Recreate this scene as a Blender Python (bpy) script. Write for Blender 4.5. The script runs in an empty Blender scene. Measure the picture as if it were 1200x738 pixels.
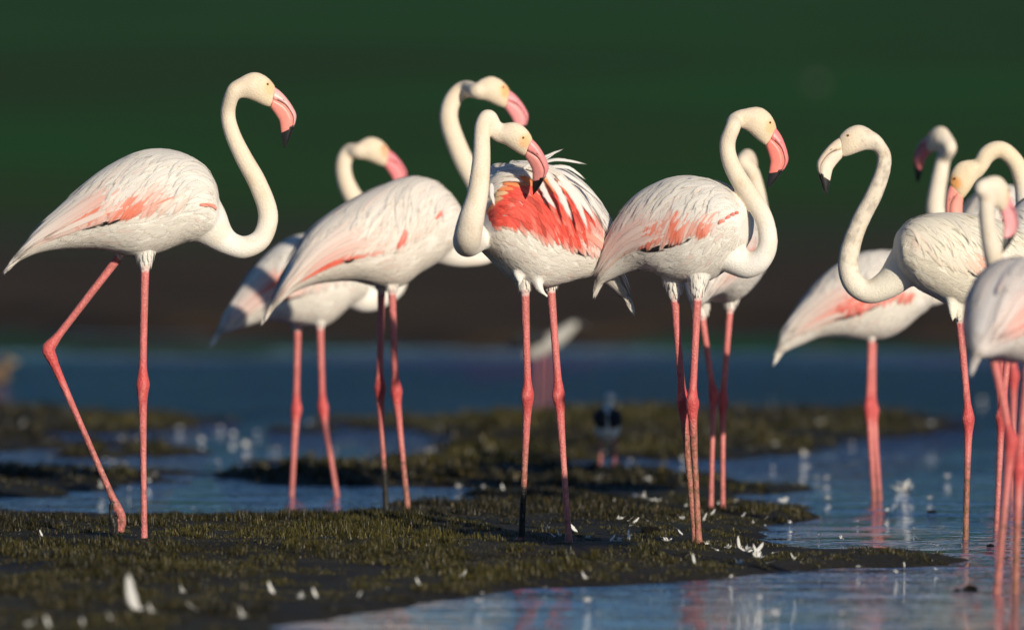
import bpy, bmesh, math, random
import numpy as np
from mathutils import Vector, kdtree

random.seed(7)
RNG = np.random.default_rng(11)
scene = bpy.context.scene
COL = scene.collection

# ------------------------------------------------------------------ camera
FPX = 8570.0          # focal length in photo pixels (photo 1200 x 738)
HOR = 212.0           # photo row of the horizon
CAMH = 1.0            # camera height above the water
cam_d = bpy.data.cameras.new('camera')
cam = bpy.data.objects.new('camera', cam_d)
COL.objects.link(cam)
cam.location = (0, 0, CAMH)
cam.rotation_euler = (math.radians(90), 0, 0)
cam_d.sensor_width = 36.0
cam_d.lens = 36.0 * FPX / 1200.0
cam_d.shift_y = -(369.0 - HOR) / 1200.0
cam_d.clip_start = 0.5
cam_d.clip_end = 6000
cam_d.dof.use_dof = True
cam_d.dof.focus_distance = 20.05
cam_d.dof.aperture_fstop = 2.35
scene.camera = cam

# ------------------------------------------------------------------ sky, sun, exposure
SUN_EL = math.radians(15)
SUN_AZ = math.radians(28)          # to the right of straight behind the camera
to_sun = Vector((math.sin(SUN_AZ) * math.cos(SUN_EL), -math.cos(SUN_AZ) * math.cos(SUN_EL), math.sin(SUN_EL)))
world = bpy.data.worlds.new('World')
scene.world = world
world.use_nodes = True
wn = world.node_tree
wn.nodes.clear()
sky_n = wn.nodes.new('ShaderNodeTexSky')
sky_n.sky_type = 'NISHITA'
sky_n.sun_disc = False
sky_n.sun_elevation = SUN_EL
sky_n.sun_rotation = math.atan2(to_sun.x, to_sun.y)
sky_n.altitude = 300
sky_n.air_density = 1.0
sky_n.dust_density = 0.1
sky_n.ozone_density = 5.5
bg_n = wn.nodes.new('ShaderNodeBackground')
bg_n.inputs['Strength'].default_value = 0.075
wo_n = wn.nodes.new('ShaderNodeOutputWorld')
wn.links.new(sky_n.outputs[0], bg_n.inputs[0])
wn.links.new(bg_n.outputs[0], wo_n.inputs[0])
sun_d = bpy.data.lights.new('sun', 'SUN')
sun_d.energy = 5.0
sun_d.angle = math.radians(0.55)
sun_d.color = (1.0, 0.88, 0.70)
sun = bpy.data.objects.new('sun', sun_d)
COL.objects.link(sun)
sun.rotation_euler = to_sun.to_track_quat('Z', 'Y').to_euler()
sun.location = (8, -8, 12)
scene.view_settings.view_transform = 'Standard'
scene.view_settings.look = 'None'
scene.view_settings.exposure = 0.0
scene.view_settings.gamma = 1.0
scene.view_settings.use_curve_mapping = False
scene.render.engine = 'CYCLES'

# ------------------------------------------------------------------ helpers
def gp(px, py, z=0.0):
    """ground point under a photo pixel"""
    d = FPX * (CAMH - z) / (py - HOR)
    return ((px - 600.0) / FPX * d, d)

def tag(o, label=None, cat=None, group=None, kind=None):
    if label: o['label'] = label
    if cat: o['category'] = cat
    if group: o['group'] = group
    if kind: o['kind'] = kind
    return o

def link(name, me, mat, parent=None):
    o = bpy.data.objects.new(name, me)
    if mat is not None:
        me.materials.append(mat)
    COL.objects.link(o)
    if parent is not None:
        o.parent = parent
    return o

def np_mesh(name, V, F, col=None, uv=None, smooth=True):
    """V (n,3); F (m,k) with one k; col (n,3) per vertex; uv (n,2) per vertex"""
    V = np.asarray(V, dtype=np.float32); F = np.asarray(F, dtype=np.int32)
    me = bpy.data.meshes.new(name)
    n, (m, k) = len(V), F.shape
    me.vertices.add(n); me.loops.add(m * k); me.polygons.add(m)
    me.vertices.foreach_set('co', V.ravel())
    me.loops.foreach_set('vertex_index', F.ravel())
    me.polygons.foreach_set('loop_start', np.arange(0, m * k, k, dtype=np.int32))
    me.polygons.foreach_set('use_smooth', np.full(m, smooth, dtype=bool))
    me.update(calc_edges=True)
    if col is not None:
        set_col(me, col)
    if uv is not None:
        l = me.uv_layers.new(name='UVMap')
        l.data.foreach_set('uv', np.asarray(uv, dtype=np.float32)[F.ravel()].ravel())
    return me

def set_col(me, col, name='col'):
    a = me.attributes.new(name, 'FLOAT_COLOR', 'POINT')
    c = np.ones((len(me.vertices), 4), dtype=np.float32)
    col = np.asarray(col)
    c[:, :col.shape[1]] = col
    a.data.foreach_set('color', c.ravel())

def set_f(me, val, name):
    a = me.attributes.new(name, 'FLOAT', 'POINT')
    a.data.foreach_set('value', np.asarray(val, dtype=np.float32))

def catmull(pts, n):
    """resample control rows (any width) with a centripetal-ish Catmull-Rom curve, n samples, even in length"""
    P = np.asarray(pts, float)
    Q = np.vstack([2 * P[0] - P[1], P, 2 * P[-1] - P[-2]])
    out = []
    for i in range(len(P) - 1):
        p0, p1, p2, p3 = Q[i], Q[i + 1], Q[i + 2], Q[i + 3]
        t = np.linspace(0, 1, 24, endpoint=False)[:, None]
        out.append(0.5 * ((2 * p1) + (-p0 + p2) * t + (2 * p0 - 5 * p1 + 4 * p2 - p3) * t * t + (-p0 + 3 * p1 - 3 * p2 + p3) * t ** 3))
    out.append(P[-1:])
    C = np.vstack(out)
    d = min(3, C.shape[1])
    s = np.concatenate([[0], np.cumsum(np.linalg.norm(np.diff(C[:, :d], axis=0), axis=1))])
    q = np.linspace(0, s[-1], n)
    return np.stack([np.interp(q, s, C[:, j]) for j in range(C.shape[1])], 1)

def vnoise(x, y, seed=0):
    r = np.random.default_rng(seed).random((256, 256))
    xi = np.floor(x).astype(int); yi = np.floor(y).astype(int)
    fx = x - xi; fy = y - yi
    fx = fx * fx * (3 - 2 * fx); fy = fy * fy * (3 - 2 * fy)
    a = r[xi & 255, yi & 255]; b = r[(xi + 1) & 255, yi & 255]
    c = r[xi & 255, (yi + 1) & 255]; d = r[(xi + 1) & 255, (yi + 1) & 255]
    return (a * (1 - fx) + b * fx) * (1 - fy) + (c * (1 - fx) + d * fx) * fy

def fnoise(x, y, seed=0, octv=4):
    s = 0; a = 0.5
    for i in range(octv):
        s = s + a * vnoise(x * 2 ** i + 13.7 * i, y * 2 ** i + 7.1 * i, seed + i); a *= 0.5
    return s

def smooth(a, b, x):
    t = np.clip((x - a) / (b - a), 0, 1)
    return t * t * (3 - 2 * t)

# ------------------------------------------------------------------ materials
def new_mat(name):
    m = bpy.data.materials.new(name)
    m.use_nodes = True
    nt = m.node_tree
    b = nt.nodes['Principled BSDF']
    return m, nt, b

def N(nt, t, **kw):
    n = nt.nodes.new(t)
    for k, v in kw.items():
        setattr(n, k, v)
    return n

def attr_col(nt, name='col'):
    a = N(nt, 'ShaderNodeAttribute'); a.attribute_name = name
    return a

def feather_material():
    m, nt, b = new_mat('feather_vane')
    L = nt.links.new
    a = attr_col(nt)
    uv = N(nt, 'ShaderNodeUVMap')
    mp = N(nt, 'ShaderNodeMapping'); mp.inputs['Scale'].default_value = (22, 3.0, 1)
    L(uv.outputs[0], mp.inputs[0])
    nz = N(nt, 'ShaderNodeTexNoise'); nz.inputs['Scale'].default_value = 1.6; nz.inputs['Detail'].default_value = 4
    L(mp.outputs[0], nz.inputs[0])
    rp = N(nt, 'ShaderNodeMapRange'); rp.inputs[1].default_value = 0.3; rp.inputs[2].default_value = 0.7
    rp.inputs[3].default_value = 0.91; rp.inputs[4].default_value = 1.04
    L(nz.outputs[0], rp.inputs[0])
    mx = N(nt, 'ShaderNodeMix', data_type='RGBA', blend_type='MULTIPLY'); mx.inputs[0].default_value = 1.0
    L(a.outputs['Color'], mx.inputs[6]); L(rp.outputs[0], mx.inputs[7])
    L(mx.outputs[2], b.inputs['Base Color'])
    b.inputs['Roughness'].default_value = 0.62
    b.inputs['Specular IOR Level'].default_value = 0.25
    b.inputs['Sheen Weight'].default_value = 0.15
    bp = N(nt, 'ShaderNodeBump'); bp.inputs['Strength'].default_value = 0.15; bp.inputs['Distance'].default_value = 0.002
    L(nz.outputs[0], bp.inputs['Height']); L(bp.outputs[0], b.inputs['Normal'])
    tr = N(nt, 'ShaderNodeBsdfTranslucent'); L(mx.outputs[2], tr.inputs[0])
    ms = N(nt, 'ShaderNodeMixShader'); ms.inputs[0].default_value = 0.16
    L(b.outputs[0], ms.inputs[1]); L(tr.outputs[0], ms.inputs[2])
    # barbs fray out towards the edge and tip of the vane
    ed = N(nt, 'ShaderNodeMath', operation='MULTIPLY_ADD'); ed.inputs[1].default_value = 0.75
    sb = N(nt, 'ShaderNodeMath', operation='SUBTRACT'); sb.inputs[1].default_value = 0.52
    L(nz.outputs[0], sb.inputs[0]); L(sb.outputs[0], ed.inputs[0]); L(a.outputs['Alpha'], ed.inputs[2])
    al = N(nt, 'ShaderNodeMapRange', interpolation_type='SMOOTHSTEP'); al.inputs[1].default_value = 0.02; al.inputs[2].default_value = 0.55
    L(ed.outputs[0], al.inputs[0])
    tp = N(nt, 'ShaderNodeBsdfTransparent')
    m2 = N(nt, 'ShaderNodeMixShader')
    L(al.outputs[0], m2.inputs[0]); L(tp.outputs[0], m2.inputs[1]); L(ms.outputs[0], m2.inputs[2])
    L(m2.outputs[0], nt.nodes['Material Output'].inputs[0])
    return m

def body_material():
    m, nt, b = new_mat('bird_body')
    L = nt.links.new
    a = attr_col(nt); sk = attr_col(nt, 'skin')
    tc = N(nt, 'ShaderNodeTexCoord')
    nz = N(nt, 'ShaderNodeTexNoise'); nz.inputs['Scale'].default_value = 210; nz.inputs['Detail'].default_value = 4
    L(tc.outputs['Object'], nz.inputs[0])
    vo = N(nt, 'ShaderNodeTexVoronoi'); vo.inputs['Scale'].default_value = 170
    L(tc.outputs['Object'], vo.inputs[0])
    mxh = N(nt, 'ShaderNodeMix', data_type='FLOAT')
    L(sk.outputs['Fac'], mxh.inputs[0]); L(nz.outputs[0], mxh.inputs[2]); L(vo.outputs[0], mxh.inputs[3])
    rp = N(nt, 'ShaderNodeMapRange'); rp.inputs[1].default_value = 0.25; rp.inputs[2].default_value = 0.75
    rp.inputs[3].default_value = 0.86; rp.inputs[4].default_value = 1.05
    L(mxh.outputs[0], rp.inputs[0])
    mx = N(nt, 'ShaderNodeMix', data_type='RGBA', blend_type='MULTIPLY'); mx.inputs[0].default_value = 1.0
    L(a.outputs['Color'], mx.inputs[6]); L(rp.outputs[0], mx.inputs[7])
    L(mx.outputs[2], b.inputs['Base Color'])
    rr = N(nt, 'ShaderNodeMapRange'); rr.inputs[3].default_value = 0.8; rr.inputs[4].default_value = 0.5
    L(sk.outputs['Fac'], rr.inputs[0]); L(rr.outputs[0], b.inputs['Roughness'])
    b.inputs['Specular IOR Level'].default_value = 0.3
    b.inputs['Sheen Weight'].default_value = 0.1
    bp = N(nt, 'ShaderNodeBump'); bp.inputs['Strength'].default_value = 0.55; bp.inputs['Distance'].default_value = 0.0028
    L(mxh.outputs[0], bp.inputs['Height']); L(bp.outputs[0], b.inputs['Normal'])
    return m

def horn_material(name, rough=0.38):
    m, nt, b = new_mat(name)
    L = nt.links.new
    a = attr_col(nt)
    tc = N(nt, 'ShaderNodeTexCoord')
    nz = N(nt, 'ShaderNodeTexNoise'); nz.inputs['Scale'].default_value = 120; nz.inputs['Detail'].default_value = 4
    L(tc.outputs['Object'], nz.inputs[0])
    rp = N(nt, 'ShaderNodeMapRange'); rp.inputs[3].default_value = 0.82; rp.inputs[4].default_value = 1.12
    L(nz.outputs[0], rp.inputs[0])
    mx = N(nt, 'ShaderNodeMix', data_type='RGBA', blend_type='MULTIPLY'); mx.inputs[0].default_value = 1.0
    L(a.outputs['Color'], mx.inputs[6]); L(rp.outputs[0], mx.inputs[7])
    L(mx.outputs[2], b.inputs['Base Color'])
    b.inputs['Roughness'].default_value = rough
    b.inputs['Specular IOR Level'].default_value = 0.35
    return m

M_FEATHER = feather_material()
M_BODY = body_material()
M_HORN = horn_material('bill_horn')
M_EYE = horn_material('eye_gloss', 0.08)

def mud_material():
    m, nt, b = new_mat('wet_mud')
    L = nt.links.new
    tc = N(nt, 'ShaderNodeTexCoord')
    n1 = N(nt, 'ShaderNodeTexNoise'); n1.inputs['Scale'].default_value = 3.0; n1.inputs['Detail'].default_value = 8
    n2 = N(nt, 'ShaderNodeTexNoise'); n2.inputs['Scale'].default_value = 60.0; n2.inputs['Detail'].default_value = 5
    L(tc.outputs['Object'], n1.inputs[0]); L(tc.outputs['Object'], n2.inputs[0])
    cr = N(nt, 'ShaderNodeValToRGB')
    cr.color_ramp.elements[0].position = 0.35; cr.color_ramp.elements[0].color = (0.010, 0.008, 0.006, 1)
    cr.color_ramp.elements[1].position = 0.7; cr.color_ramp.elements[1].color = (0.030, 0.026, 0.012, 1)
    L(n1.outputs[0], cr.inputs[0]); L(cr.outputs[0], b.inputs['Base Color'])
    b.inputs['Roughness'].default_value = 0.7
    b.inputs['Specular IOR Level'].default_value = 0.2
    bp = N(nt, 'ShaderNodeBump'); bp.inputs['Strength'].default_value = 1.0; bp.inputs['Distance'].default_value = 0.03
    L(n2.outputs[0], bp.inputs['Height']); L(bp.outputs[0], b.inputs['Normal'])
    return m

def grass_material():
    m, nt, b = new_mat('marsh_grass')
    L = nt.links.new
    a = attr_col(nt)
    tc = N(nt, 'ShaderNodeTexCoord')
    n1 = N(nt, 'ShaderNodeTexNoise'); n1.inputs['Scale'].default_value = 1.6; n1.inputs['Detail'].default_value = 4
    L(tc.outputs['Object'], n1.inputs[0])
    rp = N(nt, 'ShaderNodeMapRange'); rp.inputs[1].default_value = 0.3; rp.inputs[2].default_value = 0.7
    rp.inputs[3].default_value = 0.55; rp.inputs[4].default_value = 1.25
    L(n1.outputs[0], rp.inputs[0])
    mx = N(nt, 'ShaderNodeMix', data_type='RGBA', blend_type='MULTIPLY'); mx.inputs[0].default_value = 1.0
    L(a.outputs['Color'], mx.inputs[6]); L(rp.outputs[0], mx.inputs[7])
    L(mx.outputs[2], b.inputs['Base Color'])
    b.inputs['Roughness'].default_value = 0.5
    b.inputs['Specular IOR Level'].default_value = 0.4
    return m

def water_material():
    m, nt, b = new_mat('lagoon_water')
    L = nt.links.new
    b.inputs['Base Color'].default_value = (0.003, 0.018, 0.110, 1)
    b.inputs['Roughness'].default_value = 0.015
    b.inputs['IOR'].default_value = 1.33
    b.inputs['Specular IOR Level'].default_value = 0.5
    tc = N(nt, 'ShaderNodeTexCoord')
    mp = N(nt, 'ShaderNodeMapping'); mp.inputs['Scale'].default_value = (1.0, 1.6, 1.0)
    L(tc.outputs['Object'], mp.inputs[0])
    n1 = N(nt, 'ShaderNodeTexNoise'); n1.inputs['Scale'].default_value = 2.2; n1.inputs['Detail'].default_value = 3
    n2 = N(nt, 'ShaderNodeTexNoise'); n2.inputs['Scale'].default_value = 11; n2.inputs['Detail'].default_value = 3
    L(mp.outputs[0], n1.inputs[0]); L(mp.outputs[0], n2.inputs[0])
    # calmer in the shelter of the mud bank, more ruffled out on the open water
    sx = N(nt, 'ShaderNodeSeparateXYZ'); L(tc.outputs['Object'], sx.inputs[0])
    mr = N(nt, 'ShaderNodeMapRange'); mr.inputs[1].default_value = 17.0; mr.inputs[2].default_value = 27.0
    mr.inputs[3].default_value = 0.09; mr.inputs[4].default_value = 0.26
    L(sx.outputs[1], mr.inputs[0])
    m3 = N(nt, 'ShaderNodeMapRange'); m3.inputs[1].default_value = 46.5; m3.inputs[2].default_value = 52.0
    m3.inputs[3].default_value = 1.0; m3.inputs[4].default_value = 0.0
    L(sx.outputs[1], m3.inputs[0])
    m4 = N(nt, 'ShaderNodeMapRange'); m4.inputs[1].default_value = 27.0; m4.inputs[2].default_value = 33.0
    m4.inputs[3].default_value = 1.0; m4.inputs[4].default_value = 3.6
    L(sx.outputs[1], m4.inputs[0])
    m6 = m3
    mw = N(nt, 'ShaderNodeMapping'); mw.inputs['Scale'].default_value = (0.22, 0.5, 1.0); L(tc.outputs['Object'], mw.inputs[0])
    nw = N(nt, 'ShaderNodeTexNoise'); nw.inputs['Scale'].default_value = 1.0; nw.inputs['Detail'].default_value = 4; L(mw.outputs[0], nw.inputs[0])
    rw = N(nt, 'ShaderNodeMapRange'); rw.inputs[1].default_value = 0.35; rw.inputs[2].default_value = 0.65; rw.inputs[3].default_value = 0.7; rw.inputs[4].default_value = 1.3
    L(nw.outputs[0], rw.inputs[0])
    nj = N(nt, 'ShaderNodeMath', operation='MULTIPLY_ADD'); nj.inputs[1].default_value = 16.0; L(nw.outputs[0], nj.inputs[0]); L(sx.outputs[1], nj.inputs[2]); L(nj.outputs[0], m3.inputs[0])
    m7 = N(nt, 'ShaderNodeMath', operation='MULTIPLY'); L(m6.outputs[0], m7.inputs[0]); L(rw.outputs[0], m7.inputs[1])
    m5 = N(nt, 'ShaderNodeMath', operation='MULTIPLY'); L(m4.outputs[0], m5.inputs[0]); L(m7.outputs[0], m5.inputs[1])
    mm = N(nt, 'ShaderNodeMath', operation='MULTIPLY'); L(mr.outputs[0], mm.inputs[0]); L(m5.outputs[0], mm.inputs[1])
    ad = N(nt, 'ShaderNodeMath', operation='MULTIPLY_ADD'); ad.inputs[1].default_value = 0.22
    L(n2.outputs[0], ad.inputs[0]); L(n1.outputs[0], ad.inputs[2])
    bp = N(nt, 'ShaderNodeBump'); bp.inputs['Distance'].default_value = 0.55
    L(mm.outputs[0], bp.inputs['Strength'])
    L(ad.outputs[0], bp.inputs['Height']); L(bp.outputs[0], b.inputs['Normal'])
    return m

def ground_material():
    """brown mudflat near the shore, green pasture on the rise behind it"""
    m, nt, b = new_mat('far_ground')
    L = nt.links.new
    tc = N(nt, 'ShaderNodeTexCoord')
    sx = N(nt, 'ShaderNodeSeparateXYZ'); L(tc.outputs['Object'], sx.inputs[0])
    n1 = N(nt, 'ShaderNodeTexNoise'); n1.inputs['Scale'].default_value = 0.035; n1.inputs['Detail'].default_value = 5
    L(tc.outputs['Object'], n1.inputs[0])
    n2 = N(nt, 'ShaderNodeTexNoise'); n2.inputs['Scale'].default_value = 0.6; n2.inputs['Detail'].default_value = 8
    L(tc.outputs['Object'], n2.inputs[0])
    ad = N(nt, 'ShaderNodeMath', operation='MULTIPLY_ADD'); ad.inputs[1].default_value = 60
    L(n1.outputs[0], ad.inputs[0]); L(sx.outputs[1], ad.inputs[2])
    mr = N(nt, 'ShaderNodeMapRange'); mr.inputs[1].default_value = 100; mr.inputs[2].default_value = 235
    L(ad.outputs[0], mr.inputs[0])
    br = N(nt, 'ShaderNodeValToRGB')
    br.color_ramp.elements[0].position = 0.3; br.color_ramp.elements[0].color = (0.026, 0.0155, 0.006, 1)
    br.color_ramp.elements[1].position = 0.7; br.color_ramp.elements[1].color = (0.070, 0.042, 0.017, 1)
    L(n2.outputs[0], br.inputs[0])
    gr = N(nt, 'ShaderNodeValToRGB')
    gr.color_ramp.elements[0].position = 0.36; gr.color_ramp.elements[0].color = (0.019, 0.046, 0.007, 1)
    gr.color_ramp.elements[1].position = 0.62; gr.color_ramp.elements[1].color = (0.015, 0.070, 0.010, 1)
    L(n1.outputs[0], gr.inputs[0])
    mx = N(nt, 'ShaderNodeMix', data_type='RGBA')
    L(mr.outputs[0], mx.inputs[0]); L(br.outputs[0], mx.inputs[6]); L(gr.outputs[0], mx.inputs[7])
    L(mx.outputs[2], b.inputs['Base Color'])
    b.inputs['Roughness'].default_value = 0.95
    b.inputs['Specular IOR Level'].default_value = 0.1
    return m

M_MUD = mud_material(); M_GRASS = grass_material(); M_WATER = water_material(); M_GROUND = ground_material()

# ------------------------------------------------------------------ ground, water
def nonuni(a, b, c, near, growth):
    """1-D coordinates: fine within [a, b], growing outward to +-c"""
    core = list(np.arange(a, b + 1e-6, near))
    hi, s = core[-1], near
    up = []
    while hi < c:
        s *= growth; hi += s; up.append(hi)
    return core, up

def ground_h(X, Y):
    shore = 41.0 + 17.0 * fnoise(X * 0.5 + 40, Y * 0 + 3, 5, 4) - 6.5 * smooth(0.9, 2.8, X)
    d = Y - shore
    H = -0.35 + 0.35 * smooth(-6, 0, d) + 0.10 * smooth(0, 2.0, d) + 0.12 * (fnoise(X * 0.25, Y * 0.25, 9) - 0.47) * smooth(0, 6, d)
    rise = np.clip(Y - 170, 0, None)
    H = H + 31 * (1 - np.exp(-rise / 430.0)) * (0.9 + 0.25 * fnoise(X * 0.004 + 3, Y * 0.004, 21, 3))
    return H + 0.5 * (fnoise(X * 0.03, Y * 0.03, 33, 4) - 0.47) * smooth(150, 220, Y)

def build_ground():
    core, up = nonuni(-10, 10, 900, 0.25, 1.14)
    xs = np.array([-v for v in reversed(up)] + core + up)
    core, up = nonuni(34, 70, 2200, 0.4, 1.06)
    ys = np.array([-60, -20, 0, 10, 20, 28] + core + up)
    X, Y = np.meshgrid(xs, ys)
    H = ground_h(X, Y)
    V = np.stack([X.ravel(), Y.ravel(), H.ravel()], 1)
    nx, ny = len(xs), len(ys)
    i = (np.arange(ny - 1)[:, None] * nx + np.arange(nx - 1)[None]).ravel()
    F = np.stack([i, i + 1, i + nx + 1, i + nx], 1)
    o = link('ground', np_mesh('ground', V, F), M_GROUND)
    tag(o, 'brown mudflat and green rising pasture beyond the lagoon', kind='structure')
    # water sheet
    me = np_mesh('water', [(-420, -40, 0), (420, -40, 0), (420, 62, 0), (-420, 62, 0)], [(0, 1, 2, 3)], smooth=False)
    w = link('water', me, M_WATER)
    tag(w, 'rippled blue lagoon water around the mud banks', kind='structure')

ISLANDS = [
    # outlines of the mud banks as they meet the water (photo pixels of their edges)
    [(-500, 602), (0, 600), (100, 604), (250, 604), (400, 601), (500, 593), (560, 585), (620, 571), (700, 562), (760, 568),
     (830, 578), (900, 588), (955, 599), (968, 607), (915, 617), (880, 631), (950, 641), (1040, 649), (1095, 655.5), (1060, 661),
     (950, 668), (800, 677), (700, 686), (600, 697), (480, 712), (400, 722), (330, 735), (250, 760), (150, 800), (-500, 830)],
    [(280, 562), (340, 550), (450, 545), (600, 545), (720, 552), (850, 560), (940, 572), (935, 590), (700, 587), (600, 574),
     (500, 572), (400, 572), (320, 570)],
    [(-500, 545), (0, 548), (120, 546), (200, 552), (225, 564), (150, 576), (50, 582), (-500, 585)],
    [(430, 500), (520, 488), (640, 484), (800, 482), (950, 479), (1080, 490), (1090, 506), (1020, 520), (900, 533), (800, 543),
     (720, 540), (690, 530), (600, 519), (500, 509)],
    [(-700, 478), (0, 480), (150, 482), (290, 492), (250, 503), (100, 508), (-700, 508)],
]
ISL_W = [np.array([gp(*p) for p in poly]) for poly in ISLANDS]

def poly_sd(x, y, P):
    """signed distance, positive inside"""
    d = np.full(x.shape, 1e9); ins = np.zeros(x.shape, bool)
    for i in range(len(P)):
        ax, ay = P[i]; bx, by = P[(i + 1) % len(P)]
        ex, ey = bx - ax, by - ay
        t = np.clip(((x - ax) * ex + (y - ay) * ey) / (ex * ex + ey * ey + 1e-12), 0, 1)
        d = np.minimum(d, (x - ax - t * ex) ** 2 + (y - ay - t * ey) ** 2)
        c = ((ay > y) != (by > y)) & (x < (bx - ax) * (y - ay) / (by - ay + 1e-12) + ax)
        ins ^= c
    d = np.sqrt(d)
    return np.where(ins, d, -d)

PUDDLES = [(248, 657, 0.16, 0.12), (38, 611, 0.10, 0.14), (600, 664, 0.10, 0.06), (120, 668, 0.22, 0.10)]
def mud_h(x, y):
    sd = np.full(x.shape, -1e9)
    for P in ISL_W:
        sd = np.maximum(sd, poly_sd(x, y, P))
    far = smooth(22.4, 23.4, y) * smooth(31.5, 30.0, y) * smooth(2.2, 0.8, np.abs(x + 0.4) - 1.0 * (x < 0))
    sd = np.maximum(sd, (fnoise(x * 1.5 + 5, y * 1.9, 67, 4) - 0.545) * 1.6 * far - 0.3 * (1 - far))
    sd = sd + 0.75 * (fnoise(x * 1.4 + 31, y * 3.4, 63, 4) - 0.47) * smooth(21.8, 23.5, y)
    sd = sd + 0.34 * (fnoise(x * 2.6, y * 1.6, 61, 4) - 0.45) + 0.05
    h = -0.06 + 0.078 * smooth(-0.28, 0.22, sd) + 0.018 * smooth(0.2, 1.2, sd)
    h = h + (0.036 * (fnoise(x * 1.7, y * 1.7, 71, 3) - 0.46) + 0.014 * (fnoise(x * 9, y * 9, 75, 3) - 0.46)) * smooth(-0.2, 0.3, sd)
    for px, py, rx, ry in PUDDLES:
        cx, cy = gp(px, py)
        h = h - 0.04 * np.exp(-((x - cx) / rx) ** 2 - ((y - cy) / ry) ** 2)
    return h

def mud_z(x, y):
    return float(mud_h(np.array([x]), np.array([y]))[0])

def build_mud():
    xs = np.arange(-4.6, 4.6, 0.042); ys = np.arange(12.5, 33.5, 0.042)
    X, Y = np.meshgrid(xs, ys)
    H = mud_h(X.ravel(), Y.ravel()).reshape(X.shape)
    V = np.stack([X.ravel(), Y.ravel(), H.ravel()], 1)
    nx, ny = len(xs), len(ys)
    i = (np.arange(ny - 1)[:, None] * nx + np.arange(nx - 1)[None]).ravel()
    F = np.stack([i, i + 1, i + nx + 1, i + nx], 1)
    hv = H.ravel()
    F = F[hv[F].max(1) > -0.03]
    used = np.unique(F); re = np.full(len(V), -1); re[used] = np.arange(len(used))
    o = link('mud_bank', np_mesh('mud_bank', V[used], re[F]), M_MUD)
    tag(o, 'low dark mud banks between shallow water channels', kind='structure')

def build_grass(name, label, y0, y1, x0, x1, dens, hmin, hmax, wid, seed):
    g = np.random.default_rng(seed)
    n = int((x1 - x0) * (y1 - y0) * dens)
    x = g.uniform(x0, x1, n); y = g.uniform(y0, y1, n)
    h = mud_h(x, y)
    pat = fnoise(x * 2.2, y * 1.2, 91, 4); pat2 = fnoise(x * 0.8, y * 0.5, 97, 3)
    keep = ((h > 0.002) | ((h > -0.014) & (g.random(n) < .12))) & (g.random(n) < smooth(0.32, 0.50, pat) * 0.25 + 0.75)
    x, y, h, pat, pat2 = x[keep], y[keep], h[keep], pat[keep], pat2[keep]
    n = len(x)
    L = g.uniform(hmin, hmax, n) * (0.55 + 0.55 * smooth(0.3, 0.6, pat)) * (0.35 + 1.25 * smooth(.3, .62, fnoise(x * 14, y * 11, 131, 2))) * np.clip(0.45 + h / 0.035, 0.5, 1.1)
    az = g.uniform(0, 2 * np.pi, n); lean = g.uniform(0.0, 0.55, n)
    dx, dy = np.cos(az) * lean, np.sin(az) * lean
    wx, wy = np.cos(az + 1.57 + g.normal(0, .5, n)) * wid * g.uniform(.6, 1.3, n), np.sin(az + 1.57) * wid
    B = np.stack([x, y, h - 0.004], 1)
    Wd = np.stack([wx, wy, 0 * wx], 1)
    M = B + np.stack([dx * L * .4, dy * L * .4, L * .55], 1)
    T = B + np.stack([dx * L * 1.1, dy * L * 1.1, L], 1)
    V = np.stack([B - Wd, B + Wd, M + Wd * .8, M - Wd * .8, T], 1).reshape(-1, 3)
    k = np.arange(n) * 5
    F = np.concatenate([np.stack([k, k + 1, k + 2], 1), np.stack([k, k + 2, k + 3], 1), np.stack([k + 3, k + 2, k + 4], 1)])
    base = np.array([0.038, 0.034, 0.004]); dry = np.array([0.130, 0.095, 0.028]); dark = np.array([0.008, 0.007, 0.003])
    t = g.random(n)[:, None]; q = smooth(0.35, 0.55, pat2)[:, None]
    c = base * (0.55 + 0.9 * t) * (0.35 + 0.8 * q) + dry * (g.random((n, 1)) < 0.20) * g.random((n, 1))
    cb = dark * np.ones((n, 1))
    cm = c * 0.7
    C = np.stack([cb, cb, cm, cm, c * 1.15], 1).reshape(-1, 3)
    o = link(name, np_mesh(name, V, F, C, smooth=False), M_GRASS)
    tag(o, label, 'grass', kind='stuff')

build_ground()
build_mud()
build_grass('marsh_grass', 'short olive marsh grass on the mud bank under the flamingos', 15.0, 23.3, -2.6, 1.5, 18000, 0.006, 0.021, 0.0014, 5)
build_grass('marsh_grass', 'blurred olive grass on the mud strips behind the flamingos', 23.3, 33, -3.6, 2.6, 4200, 0.012, 0.034, 0.004, 6)

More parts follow.
